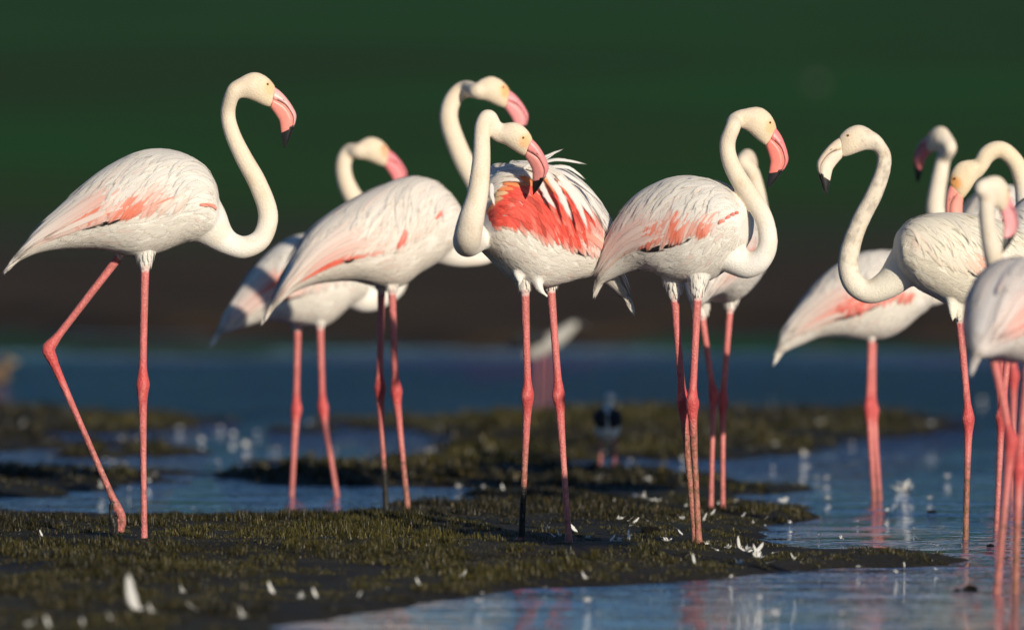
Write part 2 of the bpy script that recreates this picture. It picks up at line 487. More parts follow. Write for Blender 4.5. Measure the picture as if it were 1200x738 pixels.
# ------------------------------------------------------------------ geometry pieces
def tube_src(P, R, nseg=16, flat=1.0):
    """closed tube through points P (n,3) with radii R; returns V, F(quads as list) and per-vertex param"""
    P = np.asarray(P, float); n = len(P)
    T = np.gradient(P, axis=0); T /= np.linalg.norm(T, axis=1)[:, None] + 1e-12
    ref = np.array([0, 1.0, 0])
    u = np.cross(T[0], ref)
    if np.linalg.norm(u) < 1e-3: u = np.cross(T[0], [1, 0, 0])
    U = []
    for i in range(n):
        u = u - T[i] * np.dot(u, T[i]); u /= np.linalg.norm(u); U.append(u.copy())
    U = np.array(U); W = np.cross(T, U)
    a = np.linspace(0, 2 * np.pi, nseg, endpoint=False)
    V = (P[:, None] + R[:, None, None] * (np.cos(a)[None, :, None] * U[:, None] + flat * np.sin(a)[None, :, None] * W[:, None])).reshape(-1, 3)
    F = []
    for i in range(n - 1):
        for j in range(nseg):
            k = (j + 1) % nseg
            F.append((i * nseg + j, i * nseg + k, (i + 1) * nseg + k, (i + 1) * nseg + j))
    c0, c1 = len(V), len(V) + 1
    V = np.vstack([V, P[0] - T[0] * R[0] * .4, P[-1] + T[-1] * R[-1] * .4])
    for j in range(nseg):
        k = (j + 1) % nseg
        F.append((c0, k, j)); F.append((c1, (n - 1) * nseg + j, (n - 1) * nseg + k))
    prm = np.concatenate([np.repeat(np.linspace(0, 1, n), nseg), [0, 1]])
    return V, F, prm, U, W, T

class Src:
    """collects closed pieces that are fused into one continuous skin"""
    def __init__(s): s.V = []; s.F = []; s.C = []; s.S = []; s.n = 0
    def add(s, V, F, col, skin):
        s.V.append(V); s.F += [tuple(i + s.n for i in f) for f in F]
        s.C.append(np.broadcast_to(col, (len(V), 3))); s.S.append(np.broadcast_to(skin, (len(V),))); s.n += len(V)
    def fuse(s, name, voxel, iters=14):
        V = np.vstack(s.V); C = np.vstack(s.C); S = np.concatenate(s.S)
        me = bpy.data.meshes.new('tmp'); me.from_pydata(V.tolist(), [], s.F); me.update()
        ob = bpy.data.objects.new('tmp', me); COL.objects.link(ob)
        bm = bmesh.new(); bm.from_mesh(me); bmesh.ops.recalc_face_normals(bm, faces=bm.faces); bm.to_mesh(me); bm.free()
        md = ob.modifiers.new('r', 'REMESH'); md.mode = 'VOXEL'; md.voxel_size = voxel; md.use_smooth_shade = True
        dg = bpy.context.evaluated_depsgraph_get()
        out = bpy.data.meshes.new_from_object(ob.evaluated_get(dg))
        bpy.data.objects.remove(ob); bpy.data.meshes.remove(me)
        out.name = name
        kd = kdtree.KDTree(len(V))
        for i, v in enumerate(V.tolist()): kd.insert(v, i)
        kd.balance()
        n = len(out.vertices)
        co = np.empty(n * 3, dtype=np.float32); out.vertices.foreach_get('co', co); co = co.reshape(-1, 3)
        idx = np.empty((n, 3), dtype=int)
        for i, v in enumerate(co.tolist()):
            idx[i] = [r[1] for r in kd.find_n(v, 3)]
        col = C[idx].mean(1); skin = S[idx].mean(1)
        bm = bmesh.new(); bm.from_mesh(out); bm.verts.ensure_lookup_table()
        soft = [bm.verts[i] for i in np.nonzero(skin < 0.3)[0]]
        for _ in range(iters):
            bmesh.ops.smooth_vert(bm, verts=soft, factor=0.5, use_axis_x=True, use_axis_y=True, use_axis_z=True)
        bm.to_mesh(out); bm.free()
        set_col(out, col); set_f(out, skin, 'skin')
        for a in list(out.materials): pass
        out.polygons.foreach_set('use_smooth', np.ones(len(out.polygons), dtype=bool))
        return out

class Feathers:
    """batch of feather vanes that share one mesh"""
    def __init__(s): s.V = []; s.F = []; s.C = []; s.U = []; s.n = 0
    def add(s, P, Nn, W, col, jit=0.0, g=None, cup=0.18):
        """P (k,3) midrib, Nn (k,3) normals, W (k,) half widths, col (k,3)"""
        k = len(P)
        T = np.gradient(P, axis=0); T /= np.linalg.norm(T, axis=1)[:, None] + 1e-12
        D = np.cross(Nn, T); D /= np.linalg.norm(D, axis=1)[:, None] + 1e-12
        w1 = W * (1 + (g.normal(0, jit, k) if g is not None else 0)); w2 = W * (1 + (g.normal(0, jit, k) if g is not None else 0))
        A = P - D * w1[:, None] - Nn * (W * cup)[:, None]
        B = P + D * w2[:, None] - Nn * (W * cup)[:, None]
        V = np.stack([A, P, B], 1).reshape(-1, 3)
        i = np.arange(k - 1)[:, None] * 3 + np.arange(2)[None]
        i = i.ravel() + s.n
        s.F.append(np.stack([i, i + 1, i + 4, i + 3], 1))
        kk = np.linspace(0, 1, k)
        e = np.clip((1 - kk) / 0.3, 0, 1)
        ed = np.stack([0 * e, e, 0 * e], 1).ravel()
        s.V.append(V); s.C.append(np.column_stack([np.repeat(col, 3, axis=0), ed]))
        ph = random.random() * 50
        v = np.linspace(0, 1, k)
        s.U.append(np.stack([np.stack([np.zeros(k) + ph, v + ph], 1), np.stack([np.zeros(k) + .5 + ph, v + ph], 1), np.stack([np.ones(k) + ph, v + ph], 1)], 1).reshape(-1, 2))
        s.n += len(V)
    def mesh(s, name):
        return np_mesh(name, np.vstack(s.V), np.vstack(s.F), np.vstack(s.C), np.vstack(s.U))

def vane(K, w, sharp=3.0, root=0.25):
    k = np.linspace(0, 1, K)
    return w * np.clip(k / root + 0.25, 0, 1) ** 0.6 * np.sqrt(np.clip(1 - k ** sharp, 0, 1)) + w * 0.02

# ------------------------------------------------------------------ flamingo head, canonical outline (side view, beak right)
HT = np.array([(200, 262), (238, 207), (285, 172), (360, 150), (435, 176), (485, 220), (512, 258)], float)
HB = np.array([(232, 326), (254, 340), (300, 341), (360, 365), (420, 392), (462, 405), (482, 412)], float)
HW = np.array([25, 46, 62, 74, 72, 56, 40], float)
BO = np.array([(497, 256), (545, 292), (590, 340), (635, 405), (657, 460), (648, 520), (625, 585), (600, 645), (572, 692)], float)
BI = np.array([(472, 408), (488, 428), (515, 465), (535, 500), (543, 540), (548, 580), (552, 620), (558, 655), (566, 694)], float)
BM = np.array([(485, 345), (530, 362), (575, 388), (610, 432), (632, 480), (628, 535), (612, 588), (592, 648), (570, 693)], float)
BW = np.array([44, 41, 39, 37, 35, 32, 28, 22, 9], float)
HU = 20.0 / FPX / 6.15          # metres for one unit of the outline
WHITE = np.array([0.82, 0.79, 0.74])
CREAM = np.array([0.76, 0.655, 0.52])
PINK = np.array([0.86, 0.42, 0.36])
SALMON = np.array([0.84, 0.26, 0.17])
CORAL = np.array([0.78, 0.075, 0.055])
LEG = np.array([0.62, 0.185, 0.175])
KNEE = np.array([0.58, 0.085, 0.085])
BLACK = np.array([0.008, 0.008, 0.009])

class Bird:
    """one flamingo traced from its photo outline; everything in metres relative to its own base"""
    def __init__(s, spec):
        s.p = spec; s.D = spec['D']; s.ref = spec['ref']; s.psi = math.radians(spec.get('yaw', 0))
        s.sg = 1 if spec.get('face', 'R') == 'R' else -1
        s.px = s.D / FPX
        s.org = np.array([(s.ref - 600) * s.px, s.D, 0.0])
        s.f = np.array([s.sg * math.cos(s.psi), math.sin(s.psi), 0]); s.l = np.array([-s.f[1], s.f[0], 0])
        s.g = np.random.default_rng(spec.get('seed', 1))
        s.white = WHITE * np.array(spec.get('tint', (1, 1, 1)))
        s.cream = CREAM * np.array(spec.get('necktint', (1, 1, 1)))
        T = np.array(spec['top'], float); B = np.array(spec['bot'], float)
        fs = 1.0 if spec.get('true_profile') else 1.0 / math.cos(s.psi)
        bs = spec.get('bscale', 1.0); off = spec.get('boff', (0, 0)); bref = spec.get('bref', s.ref)
        def loc(Q):
            return np.stack([s.sg * ((Q[:, 0] - bref) * bs * fs) * s.px + off[0], CAMH - (Q[:, 1] * bs + (1 - bs) * 300 + off[1] - HOR) * s.px], 1)
        # side-view tables, even in arc length
        s.T = catmull(loc(T), 201); s.B = catmull(loc(B), 201)
        s.wmax = spec.get('width', 0.118)
        s.wk = np.array([0, .03, .08, .16, .28, .42, .56, .70, .82, .92, 1.0]); s.wv = np.array([0.05, .42, .68, .88, 1, 1, .88, .66, .42, .24, .05])
        s.root = bpy.data.objects.new('flamingo', None); COL.objects.link(s.root)
        s.root.location = s.org.tolist(); s.root.empty_display_size = 0.2
        tag(s.root, spec['label'], 'flamingo', 'flamingos wading on the mud bank')

    def W(s, px, py, dy=0.0):
        """photo pixel at this bird's distance (+dy) -> metres relative to its base"""
        d = s.D + dy
        return np.array([(px - 600) / FPX * d, d, CAMH - (py - HOR) / FPX * d]) - s.org

    def S(s, u, a, side):
        """point of the torso surface: u chest 0 .. tail 1, a 0 back .. pi belly"""
        u = np.asarray(u, float); a = np.asarray(a, float)
        uc = np.clip(u, 0, 1) * 200
        i = np.clip(uc.astype(int), 0, 199); fr = (uc - i)[..., None]
        T = s.T[i] * (1 - fr) + s.T[i + 1] * fr; B = s.B[i] * (1 - fr) + s.B[i + 1] * fr
        ext = np.clip(u - 1, 0, None)[..., None]
        dr = s.T[200] - s.T[170]; dr = dr / np.linalg.norm(dr)
        L = 0.62
        T = T + dr * ext * L; B = B + dr * ext * L
        w = np.interp(np.clip(u, 0, 1), s.wk, s.wv) * s.wmax
        C = (T + B) / 2 + np.cos(a)[..., None] * (T - B) / 2
        y = side * w * np.clip(np.sin(a), 0, 1) ** 0.88
        return C[..., 0:1] * s.f + y[..., None] * s.l + C[..., 1:2] * np.array([0, 0, 1.0])

    def SN(s, u, a, side):
        e = 0.004
        a = np.clip(a, 0.03, math.pi - 0.03); u2 = np.clip(u, 0.01, 0.985)
        du = s.S(u2 + e, a, side) - s.S(u2 - e, a, side); da = s.S(u2, a + e, side) - s.S(u2, a - e, side)
        n = np.cross(du, da); n /= np.linalg.norm(n, axis=-1)[..., None] + 1e-12
        c = s.S(u2, np.zeros_like(a), side) * .5 + s.S(u2, np.full_like(a, math.pi), side) * .5
        sg = np.sign((n * (s.S(u2, a, side) - c)).sum(-1))[..., None]
        return n * np.where(sg == 0, 1, sg)

    # -- fused skin: torso, neck, head, thighs, legs, toes
    def body(s):
        p = s.p; src = Src(); g = s.g
        nu, na = 90, 44
        us = (1 - np.cos(np.linspace(0, np.pi, nu))) / 2 * 0.985 + 0.004
        aa = np.linspace(0, 2 * np.pi, na, endpoint=False)
        side = np.where(aa <= np.pi, 1, -1); a1 = np.where(aa <= np.pi, aa, 2 * np.pi - aa)
        V = np.concatenate([s.S(np.full(na, u), a1, 1) if False else np.where((side == 1)[:, None], s.S(np.full(na, u), a1, 1), s.S(np.full(na, u), a1, -1)) for u in us])
        F = [(i * na + j, i * na + (j + 1) % na, (i + 1) * na + (j + 1) % na, (i + 1) * na + j) for i in range(nu - 1) for j in range(na)]
        F += [tuple(range(na)), tuple((nu - 1) * na + j for j in reversed(range(na)))]
        uu = np.repeat(us, na)
        col = s.white * np.ones((len(V), 1))
        src.add(V, F, col, 0.0)
        # head frame
        h = p['head']; hr = math.radians(h.get('rot', 0)); hy = math.radians(h.get('yaw', 0))
        hs = s.sg * (-1 if h.get('flip') else 1)
        hf = np.array([hs * math.cos(hy), math.sin(hy), 0]); hl = np.array([-hf[1], hf[0], 0]); sc = HU * h.get('scale', 1.0)
        hc = s.W(h['c'][0], h['c'][1], h.get('dy', 0.0))
        roll = math.radians(h.get('roll', 0))
        def HP(q, lat=0.0):
            x = (q[..., 0] - 370) * sc; z = -(q[..., 1] - 270) * sc
            x2 = x * math.cos(hr) + z * math.sin(hr); z2 = -x * math.sin(hr) + z * math.cos(hr)
            lat = np.asarray(lat) * sc * np.ones(q.shape[:-1])
            z3 = z2 * math.cos(roll) - lat * math.sin(roll); l3 = lat * math.cos(roll) + z2 * math.sin(roll)
            return hc + x2[..., None] * hf + l3[..., None] * hl + z3[..., None] * np.array([0, 0, 1.0])
        s.HP = HP; s.hl = hl; s.sc = sc
        TT = catmull(np.column_stack([HT, HW]), 40); BB = catmull(HB, 40)
        ha = np.linspace(0, 2 * np.pi, 28, endpoint=False)
        V = []
        for i in range(40):
            c = (TT[i, :2] + BB[i]) / 2; hvec = (TT[i, :2] - BB[i]) / 2
            q = c + np.cos(ha)[:, None] * hvec
            V.append(HP(q, np.sin(ha) * TT[i, 2]))
        V = np.concatenate(V)
        F = [(i * 28 + j, i * 28 + (j + 1) % 28, (i + 1) * 28 + (j + 1) % 28, (i + 1) * 28 + j) for i in range(39) for j in range(28)]
        F += [tuple(range(28)), tuple(39 * 28 + j for j in reversed(range(28)))]
        t = np.repeat(np.linspace(0, 1, 40), 28)[:, None]
        av = np.tile(ha, 40)
        hcol = s.cream * (1 - t * np.array([.0, .06, .16]))
        face = np.array(p.get('face_col', (0.84, 0.40, 0.13)))
        q2 = np.concatenate([(TT[i, :2] + BB[i]) / 2 + np.cos(ha)[:, None] * (TT[i, :2] - BB[i]) / 2 for i in range(40)])
        dl = np.hypot((q2[:, 0] - 462) / 48, (q2[:, 1] - 268) / 62)
        lores = smooth(1.25, .45, dl)[:, None] * min(1.0, p.get('lores', 0.55) * 1.35)
        hcol = hcol * (1 - lores) + face * lores
        src.add(V, F, hcol, 0.0)
        # neck
        npts = [list(s.W(q[0], q[1], q[3] if len(q) > 3 else s.sagdy(q[0]))) + [q[2] * 1.06 * s.px] for q in p['neck']]
        nape = [(203, 300, 55), (238, 268, 60), (285, 254, 68), (340, 252, 80)][p.get('nape_skip', 0):]
        back = HP(np.array([[float(nape[0][0]), float(nape[0][1])]]))[0]
        if np.linalg.norm(np.array(npts[-1][:3]) - back) < 75 * sc:
            npts.pop()
        for hx, hy_, hr_ in nape:
            npts.append(list(HP(np.array([[float(hx), float(hy_)]]))[0]) + [hr_ * sc])
        C = catmull(npts, 190)
        C[:, 3] *= 1 + .06 * (fnoise(np.arange(190) * .09 + p.get('seed', 1), np.zeros(190), 7, 2) - .38)
        V, F, prm, U, Wv, T = tube_src(C[:, :3], C[:, 3], 20)
        t = prm[:, None]
        ncol = s.white * (1 - smooth(.15, .6, t)) + s.cream * smooth(.15, .6, t)
        an0 = (np.arange(len(V)) % 20); an0 = np.minimum(an0, 20 - an0)
        tone = fnoise(prm * 16 + p.get('seed', 1), an0 * .35, 29, 3)[:, None]
        ncol = ncol * (1 - smooth(.42, .68, tone) * np.array([.07, .11, .17]))
        grey = p.get('mottle', 0.0)
        if grey:
            an_ = (np.arange(len(V)) % 20); an_ = np.minimum(an_, 20 - an_)
            nz = (fnoise(prm * 55 + 9, an_ * .55 + prm * 7, 3, 3)[:, None])
            ncol = ncol * (1 - grey * smooth(.42, .66, nz) * smooth(.2, .45, t))
        src.add(V, F, ncol, 0.0)
        s.neck = (C, U, Wv, T, ncol)
        # legs
        s.legs = []
        for lg in p['legs']:
            hip, knee, foot = lg['hip'], lg['knee'], lg['foot']
            d0 = lg.get('dy', 0.0)
            fz = lg.get('z', 0.0)
            dyf = lg.get('dyf', d0)
            H0 = s.W(hip[0], hip[1], d0); K0 = s.W(knee[0], knee[1], (d0 + dyf) / 2); F0 = s.W(foot[0], foot[1], dyf)
            up = H0 + (H0 - K0) / np.linalg.norm(H0 - K0) * 0.075
            k1 = s.px / (20 / FPX) * lg.get('thick', 1.0) if False else lg.get('thick', 1.0)
            def lerp(a, b, t): return a + (b - a) * t
            if lg.get('wade'):
                F0 = F0 + (F0 - K0) / np.linalg.norm(F0 - K0) * 0.07
            kb = np.array([s.sg * .004, 0, 0])
            R = [(up, .017), (H0, .0130), (lerp(H0, K0, .35), .0108), (lerp(H0, K0, .8), .0106), (lerp(H0, K0, .92), .0140), (K0 + kb * .3, .0186),
                 (lerp(K0, F0, .06), .0150), (lerp(K0, F0, .15), .0115), (lerp(K0, F0, .45), .0088), (lerp(K0, F0, .85), .0090), (lerp(K0, F0, .97), .0108), (F0, .0115)]
            rows = [list(P) + [r * k1] for P, r in R]
            if 'toe' in lg:
                rows[-1][3] = .0125 * k1
                rows.append(list(s.W(lg['toe'][0] + 1, lg['toe'][1] * .5 + foot[1] * .5, dyf)) + [.0115 * k1])
                rows.append(list(s.W(lg['toe'][0], lg['toe'][1], dyf)) + [.008 * k1])
            C = catmull(rows, 130)
            V, F, prm, _, _, _ = tube_src(C[:, :3], C[:, 3], 14)
            Ltot = np.linalg.norm(H0 - K0) + np.linalg.norm(K0 - F0)
            kt = (0.075 + np.linalg.norm(H0 - K0)) / (Ltot + 0.075)
            t = prm[:, None]
            col = LEG * np.ones_like(t)
            kn = np.exp(-((t - kt) / 0.06) ** 2) + 0.35 * np.exp(-((t - kt) / 0.2) ** 2)
            col = col * (1 - np.clip(kn, 0, 1)) + KNEE * np.clip(kn, 0, 1)
            ang = np.arange(len(V)) % 14
            nzz = fnoise(V[:, 2] * 160 + ang * 1.7, ang * 0.9 + V[:, 2] * 20, 17, 3)[:, None]
            nz2 = fnoise(V[:, 2] * 28 + ang * .5, ang * .6 + V[:, 2] * 9, 23, 3)[:, None]
            col = col * (0.62 + 0.72 * nzz) * (0.75 + .5 * nz2)
            pale = smooth(.52, .7, nz2) * .35
            col = col * (1 - pale) + np.array([.74, .40, .36]) * pale
            mudm = smooth(.50, .95, t) * smooth(.44, .60, nzz) * .75
            col = col * (1 - mudm) + np.array([.07, .045, .03]) * mudm
            if 'brown' in lg:
                b0 = lg['brown']
                m = smooth(b0, b0 + .12, t) * smooth(.40, .56, nzz) * lg.get('brownamt', 0.9)
                col = col * (1 - m) + np.array([0.045, 0.030, 0.014]) * m
                m2 = smooth(b0, b0 + .2, t) * lg.get('brownbase', 0.45)
                col = col * (1 - m2) + np.array([0.22, 0.12, 0.055]) * m2
            if 'black' in lg:
                m = smooth(lg['black'] - .015, lg['black'] + .02, t + (nzz - .5) * .06)
                col = col * (1 - m) + np.array([0.010, 0.009, 0.008]) * m
            wh = smooth(0.24, 0.20, t) * 0
            src.add(V, F, col, 1.0)
            # feathered thigh
            th = [list(H0 + (up - H0) * 1.2) + [.038], list(H0 + (up - H0) * .5) + [.032], list(H0) + [.0200], list(lerp(H0, K0, .06)) + [.0150], list(lerp(H0, K0, .09)) + [.009]]
            if lg.get('thigh', True):
                C2 = catmull(th, 24)
                V, F, prm, _, _, _ = tube_src(C2[:, :3], C2[:, 3], 18)
                src.add(V, F, s.white, 0.0)
                s.legs.append(C2)
            if 'mudtoe' in lg:
                C3 = catmull([list(s.W(q[0], q[1], dyf - .012)) + [r] for q, r in lg['mudtoe']], 30)
                V, F, prm, _, _, _ = tube_src(C3[:, :3], C3[:, 3] * (1 + .25 * (fnoise(np.arange(30) * .7, np.zeros(30), 4, 2) - .4)), 10)
                src.add(V, F, np.array([0.010, 0.009, 0.008]), 1.0)
            # toes pressed into the ground
            if 'toe' not in lg:
                fwd = s.f
                for ang in (-38, 0, 38):
                    ca, sa = math.cos(math.radians(ang)), math.sin(math.radians(ang))
                    dd = np.array([fwd[0] * ca - fwd[1] * sa, fwd[0] * sa + fwd[1] * ca, 0])
                    pts = [F0 + [0, 0, -.002], F0 + dd * .035 + [0, 0, -.010], F0 + dd * .07 + [0, 0, -.014]]
                    C3 = catmull([list(q) + [r] for q, r in zip(pts, (.009, .007, .005))], 16)
                    V, F, prm, _, _, _ = tube_src(C3[:, :3], C3[:, 3], 8)
                    src.add(V, F, LEG * .8, 1.0)
        # loose pointed flank tufts hanging below the belly
        for (fa, fb_, fr) in p.get('flaps', []):
            A0 = s.W(*fa); B0 = s.W(*fb_)
            for j in range(3):
                e = g.normal(0, .006, 3); e2 = g.normal(0, .007, 3); e2[2] = abs(e2[2]) * 1.5 if j else 0
                C4 = catmull([list(A0 + e) + [fr * .9], list(A0 * .5 + B0 * .5 + e * .8) + [fr * .5], list(A0 * .15 + B0 * .85 + e2) + [fr * .2], list(B0 + e2) + [fr * .05]], 30)
                V, F, prm, _, _, _ = tube_src(C4[:, :3], C4[:, 3], 12)
                src.add(V, F, s.white, 0.0)
        me = src.fuse('body', p.get('voxel', 0.0038))
        o = link('body', me, M_BODY, s.root)

    def sagdy(s, px):
        """depth offset of a photo column that lies in the bird's own midplane"""
        if s.p.get('true_profile'): return 0.0
        return s.sg * (px - s.ref) * s.px * math.tan(s.psi) * s.sg

    # -- bill and eyes
    def bill(s):
        p = s.p; HP = s.HP
        base = np.array(p.get('bill', (0.82, 0.30, 0.28))); low = np.array(p.get('bill_low', (0.84, 0.28, 0.22)))
        n = 46
        O = catmull(BO, n); I = catmull(BI, n); M = catmull(BM, n); w = catmull(np.column_stack([np.arange(9) * 10., BW]), n)[:, 1]
        tt = np.linspace(0, 1, n)
        cut = 0.66
        def half(E, Mm, width, i0, i1, colf, name, gap, pw):
            na = 15
            a = np.linspace(0, np.pi, na)
            V = []; C = []
            for i in range(i0, i1 + 1):
                m = Mm[i] + (E[i] - Mm[i]) * gap
                q = m + (E[i] - m) * (np.sin(a) ** pw)[:, None]
                V.append(HP(q, width[i] * np.cos(a))); C.append(np.stack([colf(tt[i], math.sin(x)) for x in a]))
            V = np.concatenate(V); C = np.concatenate(C); k = i1 - i0 + 1
            F = [(r * na + j, r * na + (j + 1) % na, (r + 1) * na + (j + 1) % na, (r + 1) * na + j) for r in range(k - 1) for j in range(na)]
            c0 = len(V)
            V = np.vstack([V, V[:na].mean(0), V[-na:].mean(0)]); C = np.vstack([C, C[0], C[-1]])
            F += [(c0, (j + 1) % na, j) for j in range(na)] + [(c0 + 1, (k - 1) * na + j, (k - 1) * na + (j + 1) % na) for j in range(na)]
            me = bpy.data.meshes.new(name); me.from_pydata(V.tolist(), [], F); me.update()
            bm = bmesh.new(); bm.from_mesh(me); bmesh.ops.recalc_face_normals(bm, faces=bm.faces); bm.to_mesh(me); bm.free()
            me.polygons.foreach_set('use_smooth', np.ones(len(me.polygons), dtype=bool))
            set_col(me, C)
            return link(name, me, M_HORN, s.root)
        dark = np.array([0.05, 0.02, 0.02])
        def cu(t, sx):
            c = base * (1 - .25 * t)
            return c * .25 + dark * .75 if (sx < 0.12 and .08 < t < cut) else c
        def cl(t, sx):
            return low * (1.0 - .12 * t)
        ic = int(cut * (n - 1))
        half(O, M, w * 1.0, 0, ic, cu, 'upper_bill', 0.02, 0.8)
        half(I, M, w * 0.93, 0, ic, cl, 'lower_bill', 0.015, 0.75)
        tipc = lambda t, sx: BLACK * (1 + 1.5 * sx)
        # black tip: both halves closed to one hooked point
        t1 = half(O, M, w * 1.01, ic - 1, n - 1, tipc, 'bill_tip', -0.12, 0.8)
        half(I, M, w * 0.95, ic - 2, n - 1, tipc, 'lower_bill_tip', -0.12, 0.75)
        # nostril slit
        for sd in (1, -1):
            q = np.array([(548, 342), (565, 356), (586, 378)], float)
            V, F, prm, _, _, _ = tube_src(catmull(HP(q, sd * np.array([34.0, 32.5, 31.0])), 8), np.array([.3, .8, 1, 1, 1, .9, .7, .3]) * .0022, 8)
            me = bpy.data.meshes.new('nostril'); me.from_pydata(V.tolist(), [], F); me.update(); set_col(me, dark * .5 * np.ones((len(V), 1)))
            link('nostril', me, M_HORN, s.root)
        for sd in (1, -1):
            c = HP(np.array([[446.0, 240.0]]), sd * 57.0)[0]
            V, F, C = [], [], []
            nr, ns = 9, 14
            ax = s.hl * sd; e1 = np.array([0, 0, 1.0]); e2 = np.cross(ax, e1)
            r = 9.5 * s.sc
            for i in range(nr):
                th = math.pi * 0.75 * i / (nr - 1)
                for j in range(ns):
                    ph = 2 * math.pi * j / ns
                    V.append(c + r * (math.cos(th) * ax + math.sin(th) * (math.cos(ph) * e1 + math.sin(ph) * e2)))
                    C.append(BLACK if th < 0.42 else (np.array([0.30, 0.15, 0.04]) if th < 1.0 else np.array([0.3, 0.12, 0.08])))
            F = [(i * ns + j, i * ns + (j + 1) % ns, (i + 1) * ns + (j + 1) % ns, (i + 1) * ns + j) for i in range(nr - 1) for j in range(ns)]
            me = bpy.data.meshes.new('eye'); me.from_pydata([v.tolist() for v in V], [], F); me.update(); set_col(me, np.array(C))
            me.polygons.foreach_set('use_smooth', np.ones(len(me.polygons), dtype=bool))
            link('eye', me, M_EYE, s.root)

    # -- plumage
    def path(s, u0, a0, u1, a1, side, K, off0, off1, bend=0.0):
        k = np.linspace(0, 1, K)
        u = u0 + (u1 - u0) * (k + bend * k * (1 - k)); a = a0 + (a1 - a0) * (k - bend * k * (1 - k))
        P = s.S(u, a, side); Nn = s.SN(u, a, side)
        return P + Nn * ((off0 + (off1 - off0) * k ** 1.5) * np.clip(.1 + k / .16, 0, 1))[:, None], Nn

    def shade(s, base, g, amt=0.06):
        return base * (1 + g.normal(0, amt))

    def wings(s):
        p = s.p; g = s.g; rad = math.radians
        individual = p.get('fine', False)
        pinkness = p.get('pink', 0.6)
        style = p.get('style', 'folded')
        for side in (1, -1):
            under = Feathers(); big = []
            hotc = SALMON * (1 - p.get('coral', .15)) + CORAL * 1.2 * p.get('coral', .15)
            def ztint(u, a):
                z = np.zeros_like(u)
                for (zu, zw, zs, za, zaw) in p.get('zones', [(.62, .09, .8, 92, 20)]):
                    z = np.maximum(z, zs * np.exp(-((u - zu) / zw) ** 2 - ((np.degrees(a) - za) / zaw) ** 2))
                return z
            def put(K, u0, a0, u1, a1, w, off0, off1, c0, c1, sharp, keep=False, bend=0.0, jit=0.05, power=1.0, zt=0.0):
                P, Nn = s.path(u0, a0, u1, a1, side, K, off0, off1, bend)
                k = (np.linspace(0, 1, K) ** power)[:, None]
                col = c0 * (1 - k) + c1 * k
                if zt > 0:
                    kk = np.linspace(0, 1, K)
                    zz = np.clip(ztint(u0 + (u1 - u0) * (.35 * kk + .40), a0 + (a1 - a0) * (.35 * kk + .40)) * zt * 1.5, 0, 1)[:, None]
                    col = col * (1 - zz) + hotc * zz
                W = vane(K, w, sharp)
                if keep and individual:
                    f = Feathers(); f.add(P, Nn, W, col, jit, g); big.append(f)
                else:
                    under.add(P, Nn, W, col, jit, g)
            wh = s.white
            # folded black flight feathers: only a sliver shows under the coverts
            if p.get('primaries', True):
                pa, pb = p.get('prim', (.42, .70))
                for i in range(6):
                    u0 = pa + (pb - pa) * .09 * i
                    put(7, u0, rad(101 + 1.5 * i + g.normal(0, 1)), pb - .02 * (5 - i) * g.random(), rad(112 - 1.2 * i + g.normal(0, 1.5)), .0095, .0014, .0022 + .0002 * i, BLACK * 1.5, BLACK, 3)
            # tail and undertail
            for i in range(11):
                a = rad(50 + 11 * i)
                put(8, .76, a, .99 + .05 * g.random(), a + rad(g.normal(0, 4)), .014, .0015, .003, wh, wh * (1, .97, .95), 2.6)
            zones = p.get('zones', [(.62, .09, .8, 92, 20)])
            def zone(u):
                return max([z[2] * math.exp(-((u - z[0]) / (z[1] * 1.3)) ** 2) for z in zones] + [0.0])
            # tertials
            nt = 26
            for i in range(nt):
                f = i / (nt - 1)
                a0 = rad(100 - 90 * f)
                q = pinkness * (1 - f) ** .7 * (.5 + .5 * g.random())
                c1 = wh * (1, 1 - .10 * q, 1 - .12 * q)
                c0 = wh * (1 - q) + (SALMON * .6 + PINK * .4) * q
                put(11, .40 + .10 * f + g.normal(0, .015), a0, .87 + .15 * g.random() - .10 * abs(f - .45), rad(106 - 62 * f + g.normal(0, 4)), .012 + .004 * g.random(),
                    .002 + .001 * f, .003 + .002 * f + .014 * g.random() ** 2, s.shade(c0, g, .05), s.shade(c1, g, .03), 2.2, keep=True, jit=.05, power=.8, zt=(.85 * g.random() if g.random() < .75 else 0))
            if style == 'folded':
                # greater coverts: salmon where the mantle does not reach
                ng = 26
                for i in range(ng):
                    f = i / (ng - 1)
                    u0 = .18 + .48 * f + g.normal(0, .010)
                    z = zone(u0 + .10) * (.6 + .5 * g.random())
                    z = max(z, pinkness * .35 * g.random())
                    hot = SALMON * (1 - p.get('coral', .15)) + CORAL * 1.2 * p.get('coral', .15)
                    tipc = wh * (1, .95, .92) * max(0, 1 - z) + hot * min(1, z)
                    put(8, u0, rad(62 + 9 * g.random()), u0 + .11 + .06 * f + .02 * g.normal(), rad(103 + 9 * g.random()), .011 + .003 * g.random(), .0022, .0044, wh * (1 - .75 * min(z, 1)) + hot * .75 * min(z, 1), tipc * (1 + .06 * g.normal()), 2.6, keep=True, jit=.06, power=.55, zt=1.0)
                # median and lesser coverts
                for r in range(6):
                    for i in range(20):
                        f = (i + .5 * (r % 2)) / 20
                        u0 = .12 + .44 * f + g.normal(0, .010); a0 = rad(84 - 11 * r + g.normal(0, 3))
                        c = s.shade(wh, g, .02)
                        put(6, u0, a0, u0 + .09, a0 + rad(20), .011, .0020 + .0003 * r, .0031 + .0003 * r, c, c, 2.6, zt=.5 + .6 * g.random())
